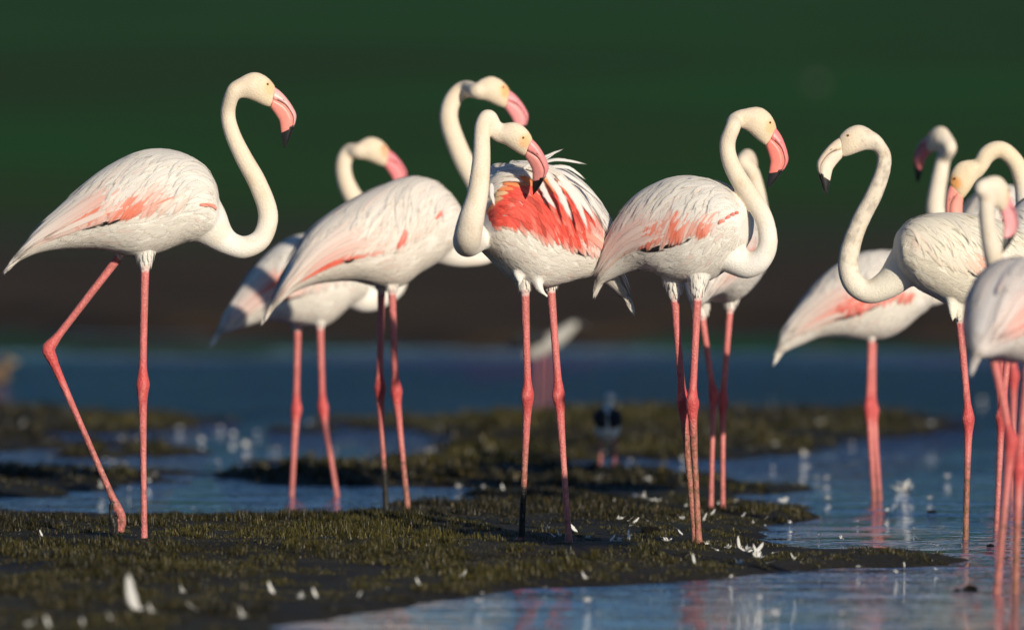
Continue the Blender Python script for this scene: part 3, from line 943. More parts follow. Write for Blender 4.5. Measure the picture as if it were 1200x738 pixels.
                # coral marks at the bend of the wing
                for (uu, aa_, n_, c_) in p.get('marks', [(.20, 84, 4, .5)]):
                    for i in range(n_ * 2):
                        cc = SALMON * (1 - c_) + CORAL * c_
                        u0 = uu + .010 * i + g.normal(0, .004); a0 = rad(aa_ + g.normal(0, 2.5) - 2 * i * p.get('markslope', .6))
                        put(6, u0, a0, u0 + .035 + .02 * g.random(), a0 + rad(12 + 6 * g.random()), 0.0055, .0066, .0074, wh * .3 + cc * .7, cc, 2.2, keep=True, jit=.12)
                for (su0, sa0, su1, sa1, sw, sc_) in p.get('streaks', []):
                    for i in range(2):
                        cc = SALMON * (1 - sc_) + CORAL * 1.15 * sc_
                        du_, da_ = g.normal(0, .005), g.normal(0, 1.2)
                        put(7, su0 + du_, rad(sa0 + da_), su1 + du_, rad(sa1 + da_ + g.normal(0, 2)), sw, .0066, .0074, wh * .35 + cc * .65, cc, 2.0, keep=True, jit=.1)
                nsc = p.get('nscap', 100)
                for i in range(nsc):
                    f = (i + g.random()) / nsc
                    lay = g.random()
                    u0 = .11 + .435 * f; a0 = rad(3 + 52 * lay * (1 - .4 * f))
                    z = zone(u0 + .22)
                    da = rad(58 - 32 * f + 13 * g.normal()) * (1 - .25 * lay) * (1 - .50 * min(z, 1))
                    du = .15 + .12 * f + .035 * g.normal()
                    c0 = s.shade(wh * (1, .985, .965), g, .05); c1 = s.shade(wh if g.random() < .7 else wh * (.86, .87, .90), g, .05)  # some tips darker grey-blue: shading between feathers put into their colour
                    if g.random() < .12 * pinkness: c1 = wh * .75 + PINK * .25
                    o0 = .0048 - .0010 * lay; loose = .0015 + .005 * g.random() if g.random() < .34 else 0
                    put(10, u0, a0, u0 + du, min(a0 + da, rad(103)), .0085 + .0065 * g.random(), o0, o0 + .0012 + .0016 * g.random() + loose, c0, c1, 1.8, keep=True, bend=.5, jit=.05, zt=(.45 if g.random() < .45 else 0))
            else:
                # preening: mantle feathers thrown back, the coral coverts laid bare
                rows = [(46, .020), (60, .020), (74, .020), (88, .020)]
                for r in range(7, -1, -1):
                    nn = 22
                    for i in range(nn):
                        f = (i + .5 * (r % 2)) / nn
                        u0 = .035 + .595 * f + g.normal(0, .006); a0 = rad(40 + 7.6 * r + g.normal(0, 1.5))
                        t = g.random()
                        c0 = CORAL * (1 + .25 * g.normal()) if r > 0 else (np.array([.84, .30, .12]) if t < .6 else np.array([.85, .62, .36]))
                        c0 = np.clip(c0, 0.02, .9)
                        if r == 7: c1 = wh * .35 + SALMON * .65 if t < .45 else wh * (1, .84, .76)
                        else: c1 = c0 * .7 + np.array([.84, .22, .15]) * .3 if t < .8 else c0 * .5 + np.array([.86, .46, .36]) * .5
                        if f > .82: c0 = c0 * .5 + PINK * .5; c1 = c1 * .4 + wh * .6
                        put(7, u0, a0, u0 + .075, a0 + rad(21 if r < 7 else 19), .0105, .0025 + .0004 * (7 - r), .0042 + .0004 * (7 - r), c0, c1, 2.8, keep=True, jit=.08, power=1.6)
                for i in range(120):
                    f = (i + g.random()) / 120
                    lay = g.random()
                    u0 = .36 + .24 * f; a0 = rad(3 + 40 * lay)
                    du = .24 + .06 * g.normal(); da = rad(46 - 20 * f + 8 * g.normal()) * (1 - .3 * lay)
                    put(10, u0, a0, min(u0 + du, 1.02), a0 + da, .013 + .006 * g.random(), .008, .010 + .013 * g.random() ** 2, s.shade(wh * (.98, .97, 1), g, .03), s.shade(wh * (.97, .97, 1), g, .03), 2.4, keep=True, bend=.3, jit=.07)
                for i in range(30):
                    f = (i + g.random()) / 30
                    u0 = .07 + .3 * f; a0 = rad(5 + 20 * g.random())
                    put(8, u0, a0, u0 + .07 + .05 * g.random(), a0 + rad(26 + 10 * g.random()), .011, .010, .014 + .008 * g.random(), wh, s.shade(wh * (1, .97, .94), g, .03), 2.8, keep=True, jit=.08)
            wo = link('wing', under.mesh('wing'), M_FEATHER, s.root)
            for f in big:
                link('feather', f.mesh('feather'), M_FEATHER, wo)

    def plumage(s):
        """small contour feathers of breast, belly, neck and thighs"""
        g = s.g; fb = Feathers(); p = s.p
        nb = p.get('nbody', 1900)
        for i in range(nb):
            u = g.uniform(.07, .97); a = math.radians(g.uniform(0, 180)); side = 1 if g.random() < .5 else -1
            if .16 < u < .9 and a < math.radians(96): continue
            l = .085 if u > .2 else .05
            K = 4
            P, Nn = s.path(u, a, u + l * (1 + .3 * g.normal()), a + math.radians(g.normal(4, 5)), side, K, .0004, .0012 + .0008 * g.random())
            c = s.shade(s.white * (1, .985, .965), g, .03)
            if p.get('pink', .6) > .3 and g.random() < .06: c = c * .8 + PINK * .2
            fb.add(P, Nn, vane(K, (.0085 if u > .22 else .0065) + .003 * g.random(), 2.0), np.repeat(c[None], K, 0), .06, g, cup=.08)
        # breast and belly fringe below the body line
        C, U, Wv, T, ncol = s.neck
        # thighs
        for C2 in s.legs:
            for i in range(110):
                j = g.integers(2, min(19, len(C2))); a = g.uniform(0, 2 * np.pi)
                q = C2[j, :3]; r = C2[j, 3]; ra = np.array([math.cos(a), math.sin(a), 0]); dn = (C2[-1, :3] - C2[0, :3]); dn /= np.linalg.norm(dn)
                K = 4; k = np.linspace(0, 1, K)[:, None]
                P = q + ra * r * .97 + dn * k * .026 + ra * (.0018 - .0035 * k)
                fb.add(P, np.repeat(ra[None], K, 0), vane(K, .0045, 2), np.repeat(s.shade(s.white, g, .04)[None], K, 0), .1, g)
        for (a, b, n_) in p.get('tufts', []):
            A = s.W(*a); B = s.W(*b)
            for i in range(n_):
                K = 5; k = np.linspace(0, 1, K)[:, None]
                j = g.normal(0, .011, 3) * [1, .6, .8]; e = -j + g.normal(0, .0045, 3); e[2] += g.uniform(0, .03)
                P = A + j + (B - A + e) * k
                nrm = np.array([0, -1.0, 0.2]) + g.normal(0, .4, 3); nrm /= np.linalg.norm(nrm)
                fb.add(P, np.repeat(nrm[None], K, 0), vane(K, .0065, 1.5), np.repeat(s.shade(s.white, g, .04)[None], K, 0), .12, g)
        o = link('plumage', fb.mesh('plumage'), M_FEATHER, s.root)
        tag(o, kind='stuff')

    def plumes(s, specs):
        for (pts, w) in specs:
            f = Feathers(); g = s.g
            Q = np.array([list(s.W(q[0], q[1], q[2])) for q in pts])
            P = catmull(Q, 12)
            T = np.gradient(P, axis=0); T /= np.linalg.norm(T, axis=1)[:, None]
            nrm = np.array([-.1, -.85, .5]); Nn = nrm - T * (T @ nrm)[:, None]; Nn /= np.linalg.norm(Nn, axis=1)[:, None]
            c = s.shade(s.white * (.97, .97, 1.0), g, .03)
            f.add(P, Nn, vane(12, w * .75, 1.6), np.repeat(c[None], 12, 0), .10, g)
            link('feather', f.mesh('feather'), M_FEATHER, s.wing0())
    def wing0(s):
        return [c for c in s.root.children if c.name.startswith('wing')][0]

    def build(s):
        s.body(); s.bill(); s.wings(); s.plumage()
        if 'plumes' in s.p: s.plumes(s.p['plumes'])
        return s

def dist(fy): return FPX * (CAMH - 0.012) / (fy - HOR)

A_TOP = [(256, 258), (257, 240), (252, 213), (233, 190), (205, 178), (178, 176), (152, 183), (121, 200), (95, 221), (68, 245), (42, 270), (18, 302)]
A_BOT = [(256, 258), (249, 272), (232, 282), (212, 286), (190, 295), (163, 301), (144, 298), (114, 292), (76, 292), (45, 296), (18, 306)]

BIRDS = [
 dict(label='white flamingo striding over marsh grass with one leg bent back', D=dist(641), ref=170, yaw=4, seed=3, fine=True,
      top=A_TOP, bot=A_BOT, pink=.72, coral=.05, prim=(.47, .70), zones=[(.68, .08, 1.0, 90, 26), (.46, .075, .95, 101, 13), (.38, .04, .35, 80, 10)], marks=[], streaks=[(.085, 70, .165, 84, .0055, .2), (.13, 80, .18, 87, .006, .2), (.29, 84, .36, 92, .003, 0)],
      neck=[(228, 250, 34), (243, 263, 26), (258, 278, 17.5), (270, 286, 13.8), (286, 290, 12.5), (304, 282, 11.6), (313, 264, 11.4), (313, 244, 11.2), (301, 213, 10.6), (285, 184, 10), (272, 156, 9.2), (267, 132, 8.6), (270, 112, 8.6)],
      head=dict(c=(300.2, 103.9), rot=0, yaw=8), bill=(.82, .42, .40), bill_low=(.82, .30, .25), lores=.35,
      legs=[dict(hip=(170, 304), knee=(167, 450), foot=(169, 640), dy=-.03), dict(hip=(148, 290), knee=(56, 409), foot=(135, 590), toe=(142, 623), mudtoe=[((132, 588), .003), ((130, 592), .0065), ((129.5, 599), .005), ((130.5, 606), .009), ((133, 613), .010), ((133.5, 627), .008)], dy=.05, brown=.62, brownamt=.5, brownbase=.1)]),
 dict(label='plump white flamingo with three coral wing marks and one black muddy foot', D=21.8, ref=455, yaw=18, seed=5, fine=True,
      top=[(538, 262), (537, 250), (529, 232), (513, 216), (492, 207), (470, 209), (443, 220), (416, 234), (389, 251), (367, 269), (351, 291), (338, 316), (318, 358)],
      bot=[(538, 262), (532, 285), (510, 308), (489, 320), (473, 333), (456, 338), (435, 334), (413, 329), (385, 330), (360, 335), (340, 344), (318, 362)],
      width=.135, pink=.5, coral=.5, prim=(.56, .66), zones=[(.71, .07, 1.0, 100, 20), (.86, .07, .7, 88, 28)], marks=[], streaks=[(.20, 76, .25, 86, .008, .8), (.375, 84, .40, 100, .007, .8), (.385, 88, .43, 102, .008, .8)], tint=(1.0, .975, .965),
      neck=[(515, 284, 28), (532, 296, 17), (552, 300, 12.5), (570, 297, 11.5), (582, 282, 11), (582, 262, 11), (570, 236, 11.3), (555, 209, 11.5), (540, 181, 11.6), (527, 146, 11), (527, 126, 10.2), (535, 111, 9.8), (546, 104.5, 9.8)], nape_skip=1,
      head=dict(c=(577, 107), rot=0, yaw=12), bill=(.86, .30, .33), bill_low=(.84, .32, .33), lores=.6,
      legs=[dict(hip=(447, 332), knee=(445, 454), foot=(453, 605), dy=.04, black=.80, brown=.66, brownamt=.6, brownbase=.2), dict(hip=(459, 333), knee=(464, 458), foot=(479, 606), dy=-.04, brown=.72, brownamt=.9)]),
 dict(label='blurred flamingo standing behind plump bird, bill tucked over its back', D=23.2, ref=365, yaw=8, seed=9,
      top=[(432, 330), (430, 312), (417, 292), (395, 278), (372, 273), (350, 276), (331, 284), (311, 301), (293, 322), (279, 344), (264, 368), (256, 386)],
      bot=[(432, 330), (426, 350), (408, 360), (395, 372), (380, 382), (362, 382), (342, 379), (318, 375), (295, 380), (275, 386), (257, 391)],
      pink=.7, coral=.5, zones=[(.69, .06, 1.0, 86, 20), (.85, .1, .3, 90, 30)], marks=[(.55, 95, 4, .6)],
      neck=[(414, 338, 24), (428, 350, 16), (446, 348, 12.5), (464, 334, 11.5), (466, 308, 11), (450, 275, 11), (428, 250, 11), (410, 224, 10.4), (403, 204, 9.4), (403, 189, 9), (410, 177.5, 9)], nape_skip=1,
      head=dict(c=(437, 177), rot=-1, yaw=15), bill=(.84, .24, .28), bill_low=(.84, .26, .28), lores=.75, face_col=(.80, .42, .24),
      legs=[dict(hip=(349, 378), knee=(347, 479), foot=(341, 601), dy=.04, wade=True), dict(hip=(375, 376), knee=(378, 477), foot=(398, 599), dy=-.04, wade=True)]),
 dict(label='flamingo preening with ruffled back feathers and bare coral wing coverts', D=dist(638.5), ref=640, yaw=-28, face='L', seed=12, fine=True, style='preen',
      top=[(563, 262), (563, 240), (570, 212), (586, 196), (609, 191), (634, 193), (660, 203), (682, 222), (700, 250), (712, 282), (722, 312), (737, 346)],
      bot=[(563, 262), (566, 288), (582, 306), (600, 324), (615, 335), (635, 337), (655, 333), (674, 328), (692, 326), (710, 334), (735, 352)],
      width=.128, pink=1.0, tint=(.99, .985, .985), flaps=[((630, 322, -.075), (640, 356, -.085), .012), ((606, 318, -.085), (612, 338, -.09), .012)],
      neck=[(588, 262, 22, -.02), (568, 272, 17, -.06), (554, 282, 15.8, -.13), (547.5, 285, 15.6, -.20), (548, 277, 15.6, -.255), (551, 262, 14.8, -.28), (555, 246, 13.4, -.29), (560, 226, 12, -.29), (564, 188, 10.3, -.28), (564.5, 160, 9.2, -.27), (566, 145, 8.8, -.265), (573, 137.5, 9.2, -.26)], nape_skip=1,
      head=dict(c=(603, 161), rot=11, scale=.94, yaw=-12, dy=-.25, flip=True, roll=-18), bill=(.80, .28, .28), bill_low=(.80, .30, .28), lores=.5, necktint=(1.04, 1.06, 1.10),
      plumes=[([(622, 192, -.05), (640, 183, -.05), (662, 174, -.04)], .0085), ([(626, 193, -.06), (655, 187, -.07), (690, 193, -.06)], .0095), ([(640, 198, -.06), (668, 206, -.08), (704, 236, -.09)], .009),
              ([(636, 197, -.05), (665, 196, -.06), (688, 212, -.06)], .010), ([(655, 205, -.06), (685, 222, -.08), (702, 246, -.09)], .0095), ([(634, 190, -.04), (650, 180, -.04), (652, 178, -.04)], .005),
              ([(632, 210, -.15), (640, 228, -.16), (653, 247, -.165)], .016), ([(612, 200, -.14), (622, 192, -.12), (640, 186, -.09)], .008), ([(576, 215, -.17), (577, 230, -.18), (580, 243, -.185)], .011),
              ([(640, 203, -.15), (656, 226, -.165), (672, 262, -.17)], .018), ([(655, 206, -.14), (676, 236, -.15), (690, 272, -.15)], .018)],
      legs=[dict(hip=(615, 333), knee=(618.5, 463), foot=(611, 632), dy=-.05, dyf=.01, black=.80, brown=.62), dict(hip=(645, 330), knee=(655, 463), foot=(667, 637), dy=.02, dyf=-.06, brown=.80, brownamt=.4, brownbase=.1)]),
 dict(label='white flamingo with row of coral flecks on breast, feet close together', D=dist(640), ref=805, yaw=-20, seed=17, fine=True,
      top=[(875, 262), (875, 250), (869, 236), (855, 222), (838, 213), (818, 208), (794, 208), (772, 216), (751, 229), (733, 249), (718, 273), (706, 302), (701, 327)],
      bot=[(875, 262), (872, 285), (858, 306), (846, 318), (829, 329), (811, 331), (785, 327), (762, 318), (738, 319), (718, 326), (702, 333)],
      pink=.55, coral=.12, prim=(.34, .66), zones=[(.42, .028, 1.0, 92, 20), (.58, .10, .65, 95, 22), (.29, .05, .75, 98, 11), (.80, .12, .3, 88, 26)], marks=[], streaks=[(.075, 56, .095, 66, .0055, .8), (.095, 68, .12, 77, .006, .7), (.12, 77, .15, 85, .006, .7), (.155, 86, .195, 94, .006, .5)],
      neck=[(848, 290, 25), (862, 304, 18), (877, 311, 14.5), (892, 303, 12.5), (900, 284, 11), (895, 256, 10.6), (881, 232, 10.6), (866, 210, 10.6), (855, 187, 9.6), (852.5, 167, 9), (859, 149, 9)],
      head=dict(c=(888, 145), rot=17, yaw=6), bill=(.84, .24, .24), bill_low=(.86, .24, .20), lores=.4,
      legs=[dict(hip=(790, 340), knee=(800, 470), foot=(815, 637), dy=.02, dyf=.03, brown=.52), dict(hip=(818, 338), knee=(811, 473), foot=(819, 639), dy=-.05, dyf=-.04, brown=.52)]),
 dict(primaries=False, label='flamingo facing away, mostly hidden behind the bird with coral breast flecks', D=dist(600), ref=848, yaw=76, seed=21, true_profile=True,
      top=A_TOP, bot=A_BOT, bref=165, bscale=.97, boff=(0, 33 + 20), pink=.8, coral=.1, tint=(.98, .98, .99),
      neck=[(868, 296, 22, .20), (880, 298, 16, .27), (888, 285, 12.5, .32), (890, 258, 11.5, .34), (889, 235, 9.8, .33), (885, 215, 9, .32), (880, 200, 8.6, .31)],
      head=dict(c=(876, 192), rot=12, yaw=75, dy=.36), bill=(.80, .25, .25),
      legs=[dict(hip=(822, 365), knee=(836, 462), foot=(833, 601), dy=-.01, thick=.9), dict(hip=(856, 355), knee=(847, 470), foot=(847, 602), dy=.02, thick=.9)]),
 dict(label='blurred pink-winged flamingo in the shallows looking back over a pale young bird', D=22.9, ref=1022, yaw=6, seed=25,
      top=[(1094, 336), (1092, 325), (1078, 307), (1056, 297), (1034, 294), (1008, 298), (981, 312), (961, 329), (947, 345), (930, 366), (915, 388), (913, 402)],
      bot=[(1094, 336), (1090, 358), (1073, 373), (1055, 388), (1038, 396), (1022, 398), (1002, 397), (981, 394), (959, 395), (941, 402), (915, 412)],
      pink=.9, coral=.6, zones=[(.60, .13, 1.0, 98, 22), (.40, .06, .9, 104, 9)], marks=[(.50, 96, 6, .8), (.22, 100, 5, .6)],
      neck=[(1080, 336, 22), (1096, 341, 16), (1112, 332, 12.5), (1119, 312, 11.5), (1113, 284, 11), (1102, 262, 11), (1096.5, 246, 10.6), (1098, 226, 9.8), (1102, 204, 9), (1106, 186, 8.4)],
      head=dict(c=(1101, 164), rot=-16, yaw=58, flip=True, dy=.02), bill=(.72, .20, .22), bill_low=(.70, .2, .2), lores=.2, necktint=(1.0, 1.03, 1.08),
      legs=[dict(hip=(1021, 392), knee=(1018, 478), foot=(1025, 599), wade=True, dy=-.03, brown=.7, brownamt=.5, brownbase=.2), dict(hip=(1023, 392), knee=(1023, 480), foot=(1032, 598), wade=True, dy=.05, brown=.7, brownamt=.5, brownbase=.2)]),
 dict(label='pale cream young flamingo with greyish mottled neck standing on one leg', D=dist(626), ref=1128, yaw=-6, face='L', seed=29, fine=True,
      top=[(1049, 296), (1049, 284), (1052, 272), (1063, 261), (1082, 253), (1112, 250), (1146, 253), (1178, 263), (1208, 281), (1235, 306), (1258, 340)],
      bot=[(1049, 296), (1054, 316), (1074, 337), (1094, 348), (1112, 357), (1130, 362), (1150, 360), (1180, 350), (1215, 344), (1258, 345)],
      pink=.12, coral=0, zones=[(.5, .05, .35, 90, 14), (.16, .06, .22, 75, 14)], marks=[], tint=(1.0, .98, .90), necktint=(.94, .97, 1.02), mottle=.34, primaries=True,
      neck=[(1075, 300, 30), (1058, 316, 22.5), (1040, 333, 16.5), (1018, 342, 13.2), (1001, 333, 12.3), (994, 314, 11.8), (996, 293, 11.2), (1003, 271, 10.4), (1012, 251, 10), (1024, 228, 9.6), (1034, 202, 8.7), (1036, 183, 8.2), (1030, 168, 8.4)],
      head=dict(c=(1004, 164.5), rot=-4, yaw=-6, scale=.99), bill=(.76, .62, .48), bill_low=(.80, .70, .58), lores=.12, face_col=(.6, .42, .3),
      flaps=[((1119, 350, -.04), (1117, 379, -.05), .020)],
      legs=[dict(hip=(1124, 366), knee=(1135, 490), foot=(1131.5, 627), wade=True, dy=-.03, brown=.58, brownamt=.95, brownbase=.55)]),
 dict(label='flamingo seen from behind in shadow, wading in the near water', D=dist(690), ref=1188, yaw=56, seed=33, true_profile=True,
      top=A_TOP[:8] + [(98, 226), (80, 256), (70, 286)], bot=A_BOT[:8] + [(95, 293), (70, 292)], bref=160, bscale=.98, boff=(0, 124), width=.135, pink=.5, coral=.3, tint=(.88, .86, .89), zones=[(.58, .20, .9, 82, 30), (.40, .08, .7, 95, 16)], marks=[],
      neck=[(1244, 360, 28, .14), (1240, 376, 19, .24), (1215, 374, 15, .31), (1190, 352, 13.5, .34), (1172, 325, 12, .32), (1164, 300, 11, .29), (1158, 270, 9.6, .27), (1155.5, 245, 9, .25), (1155, 228, 9, .24)],
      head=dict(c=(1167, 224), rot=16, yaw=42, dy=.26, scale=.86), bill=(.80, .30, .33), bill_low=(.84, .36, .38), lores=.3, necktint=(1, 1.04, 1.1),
      legs=[dict(hip=(1163, 412), knee=(1185, 516), foot=(1168, 691), wade=True, dy=-.02, dyf=-.01, brown=.55, brownamt=.6, brownbase=.15), dict(hip=(1206, 410), knee=(1194, 548), foot=(1190, 687), wade=True, dy=.04, brown=.6)]),
 dict(label='flamingo with neck arched over, bill lowered behind the pale young bird', D=20.95, ref=1215, yaw=-10, face='L', seed=37,
      top=[(1172, 286), (1173, 270), (1182, 252), (1198, 236), (1220, 228), (1250, 231), (1280, 243), (1310, 266), (1335, 296), (1350, 325)],
      bot=[(1172, 286), (1176, 310), (1190, 328), (1210, 340), (1235, 342), (1265, 335), (1300, 330), (1330, 330), (1350, 330)],
      pink=.6, coral=.2,
      neck=[(1210, 280, 24, .06), (1206, 262, 16, .10), (1203, 240, 12.5, .12), (1199, 214, 10.6, .13), (1190, 190, 10, .13), (1173, 175.5, 10, .13), (1157, 181, 10.3, .13)], nape_skip=1,
      head=dict(c=(1131, 207), rot=32, yaw=0, dy=.13), bill=(.84, .32, .27), bill_low=(.84, .34, .28), lores=.8, necktint=(1.0, .98, .90),
      legs=[dict(hip=(1188, 338), knee=(1174, 488), foot=(1168, 613), wade=True, dy=.0), dict(hip=(1230, 338), knee=(1226, 478), foot=(1236, 612), wade=True, dy=.05)]),
 dict(label='farthest flamingo, only its pale back showing behind the arched neck', D=dist(580), ref=1168, yaw=20, seed=41,
      top=[(1215, 275), (1214, 258), (1206, 240), (1192, 224), (1176, 217), (1158, 221), (1140, 233), (1128, 250), (1118, 272), (1108, 300)],
      bot=[(1215, 275), (1210, 296), (1196, 312), (1180, 322), (1160, 325), (1142, 318), (1126, 310), (1108, 305)],
      pink=.4, coral=.1, nbody=400, nneck=900,
      neck=[(1204, 270, 20), (1216, 276, 13), (1230, 268, 10.5), (1236, 245, 10), (1228, 212, 9.5), (1224, 190, 8.5), (1230, 172, 8)],
      head=dict(c=(1252, 170), rot=0, yaw=0), bill=(.84, .32, .27),
      legs=[dict(hip=(1172, 325), knee=(1174, 440), foot=(1170, 580), wade=True, dy=.0), dict(hip=(1184, 325), knee=(1188, 440), foot=(1186, 580), wade=True, dy=.05)]),
]
for sp in BIRDS:
    Bird(sp).build()

# ------------------------------------------------------------------ small waders far behind
def ground_dist(fy): return FPX * CAMH / (fy - HOR)

def small_bird(name, label, cat, D, ref, pieces, wings, bills, wing_col, legs=()):
    """pieces/wings/bills: paths of (px, py, dy, radius px); pieces and legs fuse into one body"""
    org = np.array([(ref - 600) / FPX * D, D, 0.0]); k = D / FPX
    def W(q):
        d = D + q[2]
        return list(np.array([(q[0] - 600) / FPX * d, d, CAMH - (q[1] - HOR) / FPX * d]) - org) + [q[3] * k]
    root = bpy.data.objects.new(name, None); COL.objects.link(root); root.location = org.tolist(); root.empty_display_size = .1
    tag(root, label, cat)
    src = Src()
    for path, col in pieces:
        C = catmull([W(q) for q in path], 40)
        V, F, prm, _, _, _ = tube_src(C[:, :3], C[:, 3], 16); src.add(V, F, np.array(col), 0.0)
    for path, col in legs:
        C = catmull([W(q) for q in path], 40)
        V, F, prm, _, _, _ = tube_src(C[:, :3], C[:, 3], 8); src.add(V, F, np.array(col), 1.0)
    link('body', src.fuse('body', 0.004, 3), M_BODY, root)
    for nm, paths, mt in (('wing', wings, M_BODY), ('bill', bills, M_HORN)):
        for path, col, flat in paths:
            C = catmull([W(q) for q in path], 24)
            V, F, prm, _, _, _ = tube_src(C[:, :3], C[:, 3], 12, flat)
            me = bpy.data.meshes.new(nm); me.from_pydata(V.tolist(), [], F); me.update()
            me.polygons.foreach_set('use_smooth', np.ones(len(me.polygons), dtype=bool))
            set_col(me, np.array(col) * np.ones((len(V), 1))); set_f(me, np.zeros(len(V)), 'skin')
            link(nm, me, mt, root)
    return root

SW = (.64, .61, .55); SB = (.012, .013, .018); SL = (.45, .14, .12)
small_bird('stilt', 'small black and white wader standing on the grass strip, back turned', 'wader', ground_dist(553), 712,
    [([(712, 517, .0, 5), (712, 510, .0, 13), (712, 500, .0, 15), (712, 488, .02, 13), (712, 480, .05, 7)], SW),
     ([(712, 490, .03, 8), (713, 479, .05, 5.5), (714, 471, .05, 5.5), (715, 464, .05, 7), (715, 460, .05, 4)], SW)],
    [([(706, 480, -.01, 4), (703, 487, -.022, 8.5), (704, 494, -.034, 8), (709, 501, -.04, 3)], SB, 1), ([(718, 480, -.01, 4), (721, 487, -.022, 8.5), (720, 494, -.034, 8), (715, 501, -.04, 3)], SB, 1)],
    [([(716, 464, .07, 2), (719, 465, .12, 1.2), (722, 466, .17, .6)], SB, 1)], SB,
    [([(704, 508, .0, 2), (704, 530, 0, 1.9), (703, 555, 0, 1.9)], SL), ([(720, 508, 0, 2), (721, 530, 0, 1.9), (720, 556, 0, 1.9)], SL)])
small_bird('stilt', 'white wader with black wing tips feeding in the far water', 'wader', ground_dist(482), 636,
    [([(616, 417, 0, 4), (626, 412, 0, 8), (641, 403, 0, 10), (657, 393, 0, 8.5), (668, 386, 0, 5)], (.42, .41, .38)), ([(662, 388, 0, 6), (671, 382, 0, 5.5), (676, 379, 0, 3)], (.42, .41, .38))],
    [([(640, 396, -.04, 4), (624, 399, -.045, 8), (606, 403, -.03, 7), (596, 407, 0, 2)], SB, .5), ([(640, 394, .04, 4), (624, 396, .045, 8), (606, 400, .03, 7), (596, 405, 0, 2)], SB, .5)],
    [([(676, 377, 0, 2.4), (684, 381, 0, 1.6), (693, 387, 0, .7)], SB, 1)], SB,
    [([(632, 410, 0, 2), (631, 445, 0, 1.9), (630, 490, 0, 1.9)], SL), ([(643, 404, .02, 2), (644, 445, 0.02, 1.9), (642, 490, 0.02, 1.9)], SL)])
DB = (.10, .065, .035)
small_bird('duck', 'small brown duck resting on the far lagoon', 'duck', ground_dist(449), -2,
    [([(-26, 437, 0, 3), (-18, 439, 0, 9), (-6, 440, 0, 12), (4, 439, 0, 10), (9, 436, 0, 5)], DB), ([(3, 434, 0, 5), (7, 428, 0, 5), (9, 423, 0, 7), (12, 422, 0, 5)], (.13, .08, .045))],
    [([(2, 436, -.045, 4), (-8, 436, -.05, 8), (-22, 435, -.03, 3)], (.10, .065, .035), .4)], [([(13, 423, 0, 3), (18, 425, 0, 2.4), (21, 426, 0, 1.2)], (.20, .15, .06), .6)], DB)

# ------------------------------------------------------------------ moulted feathers, mud clods, boulder
def moult(px, py, L, kind, label, group, up=None, seed=0):
    """one shed feather: kind 0 curved contour feather, 1 fluffy down tuft; L length in photo pixels"""
    g = np.random.default_rng(1000 + seed)
    x, y = gp(px, py)
    z = max(mud_z(x, y), 0.0)
    x, y = gp(px, py, z)
    z = max(mud_z(x, y), 0.0)
    floor = z <= 0.0005
    k = y / FPX; Lm = L * k
    f = Feathers()
    az = g.uniform(0, 2 * np.pi); el = math.radians(up if up is not None else (g.uniform(4, 14) if floor else g.uniform(8, 60)))
    if up is not None: az = math.pi * (.95 if g.random() < .5 else 1.05)
    d = np.array([math.cos(az) * math.cos(el), math.sin(az) * math.cos(el), math.sin(el)])
    sidev = np.cross(d, [0, 0, 1.0]); sidev /= np.linalg.norm(sidev); nn = np.cross(sidev, d)
    K = 9; t = np.linspace(0, 1, K)[:, None]
    wht = np.array([.78, .78, .76]) * g.uniform(.85, 1.02)
    P = d * Lm * t + nn * (Lm * .22 * (t - t * t) * (1 if floor else -1)) + np.array([0, 0, .002 if floor else .006])
    face = nn if el < .7 else np.array([-.15, -.95, .25])
    Nn = np.repeat(face[None], K, 0)
    f.add(P, Nn, vane(K, Lm * (.17 if kind == 0 else .12), 2.2), np.repeat(wht[None], K, 0), .12, g)
    for i in range(6 if kind == 0 else 26):
        dd = d * g.uniform(.3, 1) + g.normal(0, .55 if kind else .35, 3); dd[2] = abs(dd[2]) * .8 + .1
        dd /= np.linalg.norm(dd)
        l = Lm * g.uniform(.25, .5) * (1.2 if kind else .7)
        tt = np.linspace(0, 1, 4)[:, None]
        P = dd * l * tt + np.array([0, 0, .004]) + g.normal(0, Lm * .05, 3) * [1, 1, .2]
        n2 = np.cross(dd, g.normal(0, 1, 3)); n2 /= np.linalg.norm(n2)
        f.add(P, np.repeat(n2[None], 4, 0), vane(4, l * .16, 2), np.repeat(wht[None], 4, 0), .15, g)
    o = link('feather', f.mesh('feather'), M_FEATHER)
    o.location = (x, y, z)
    if group:
        look = 'fluffy ' if kind else ('upright ' if el > .75 else 'flat ')
        label = label.replace('white feather', look + ('white down tuft' if kind else 'white feather'))
        group = group + ', ' + look.strip()
    tag(o, label, 'feather', group)

moult(160, 716, 46, 0, 'large white feather standing upright in the near marsh grass', None, up=78, seed=1)
moult(492, 609, 26, 0, 'bluish white feather lying by the muddy feet of the plump flamingo', None, up=6, seed=2)
moult(1060, 575, 36, 1, 'big clump of white down afloat beyond the young flamingo', None, seed=3)
GL = 'small white feather caught in the near marsh grass'
for i, (px, py, L) in enumerate([(33, 733, 14), (58, 734, 15), (98, 736, 14), (178, 718, 12), (230, 716, 17), (320, 696, 16), (352, 703, 13), (371, 702, 13), (252, 706, 10), (285, 722, 12), (455, 692, 10), (492, 690, 11), (540, 678, 12), (50, 631, 9), (566, 688, 10), (215, 694, 9), (420, 700, 10), (130, 726, 10)]):
    moult(px, py, L, 0 if i % 3 else 1, GL, 'feathers in the near grass', up=(60 + (i * 37) % 25) if i % 2 else None, seed=10 + i)
GM = 'white feather strewn on the mud edge around the flamingos\' feet'
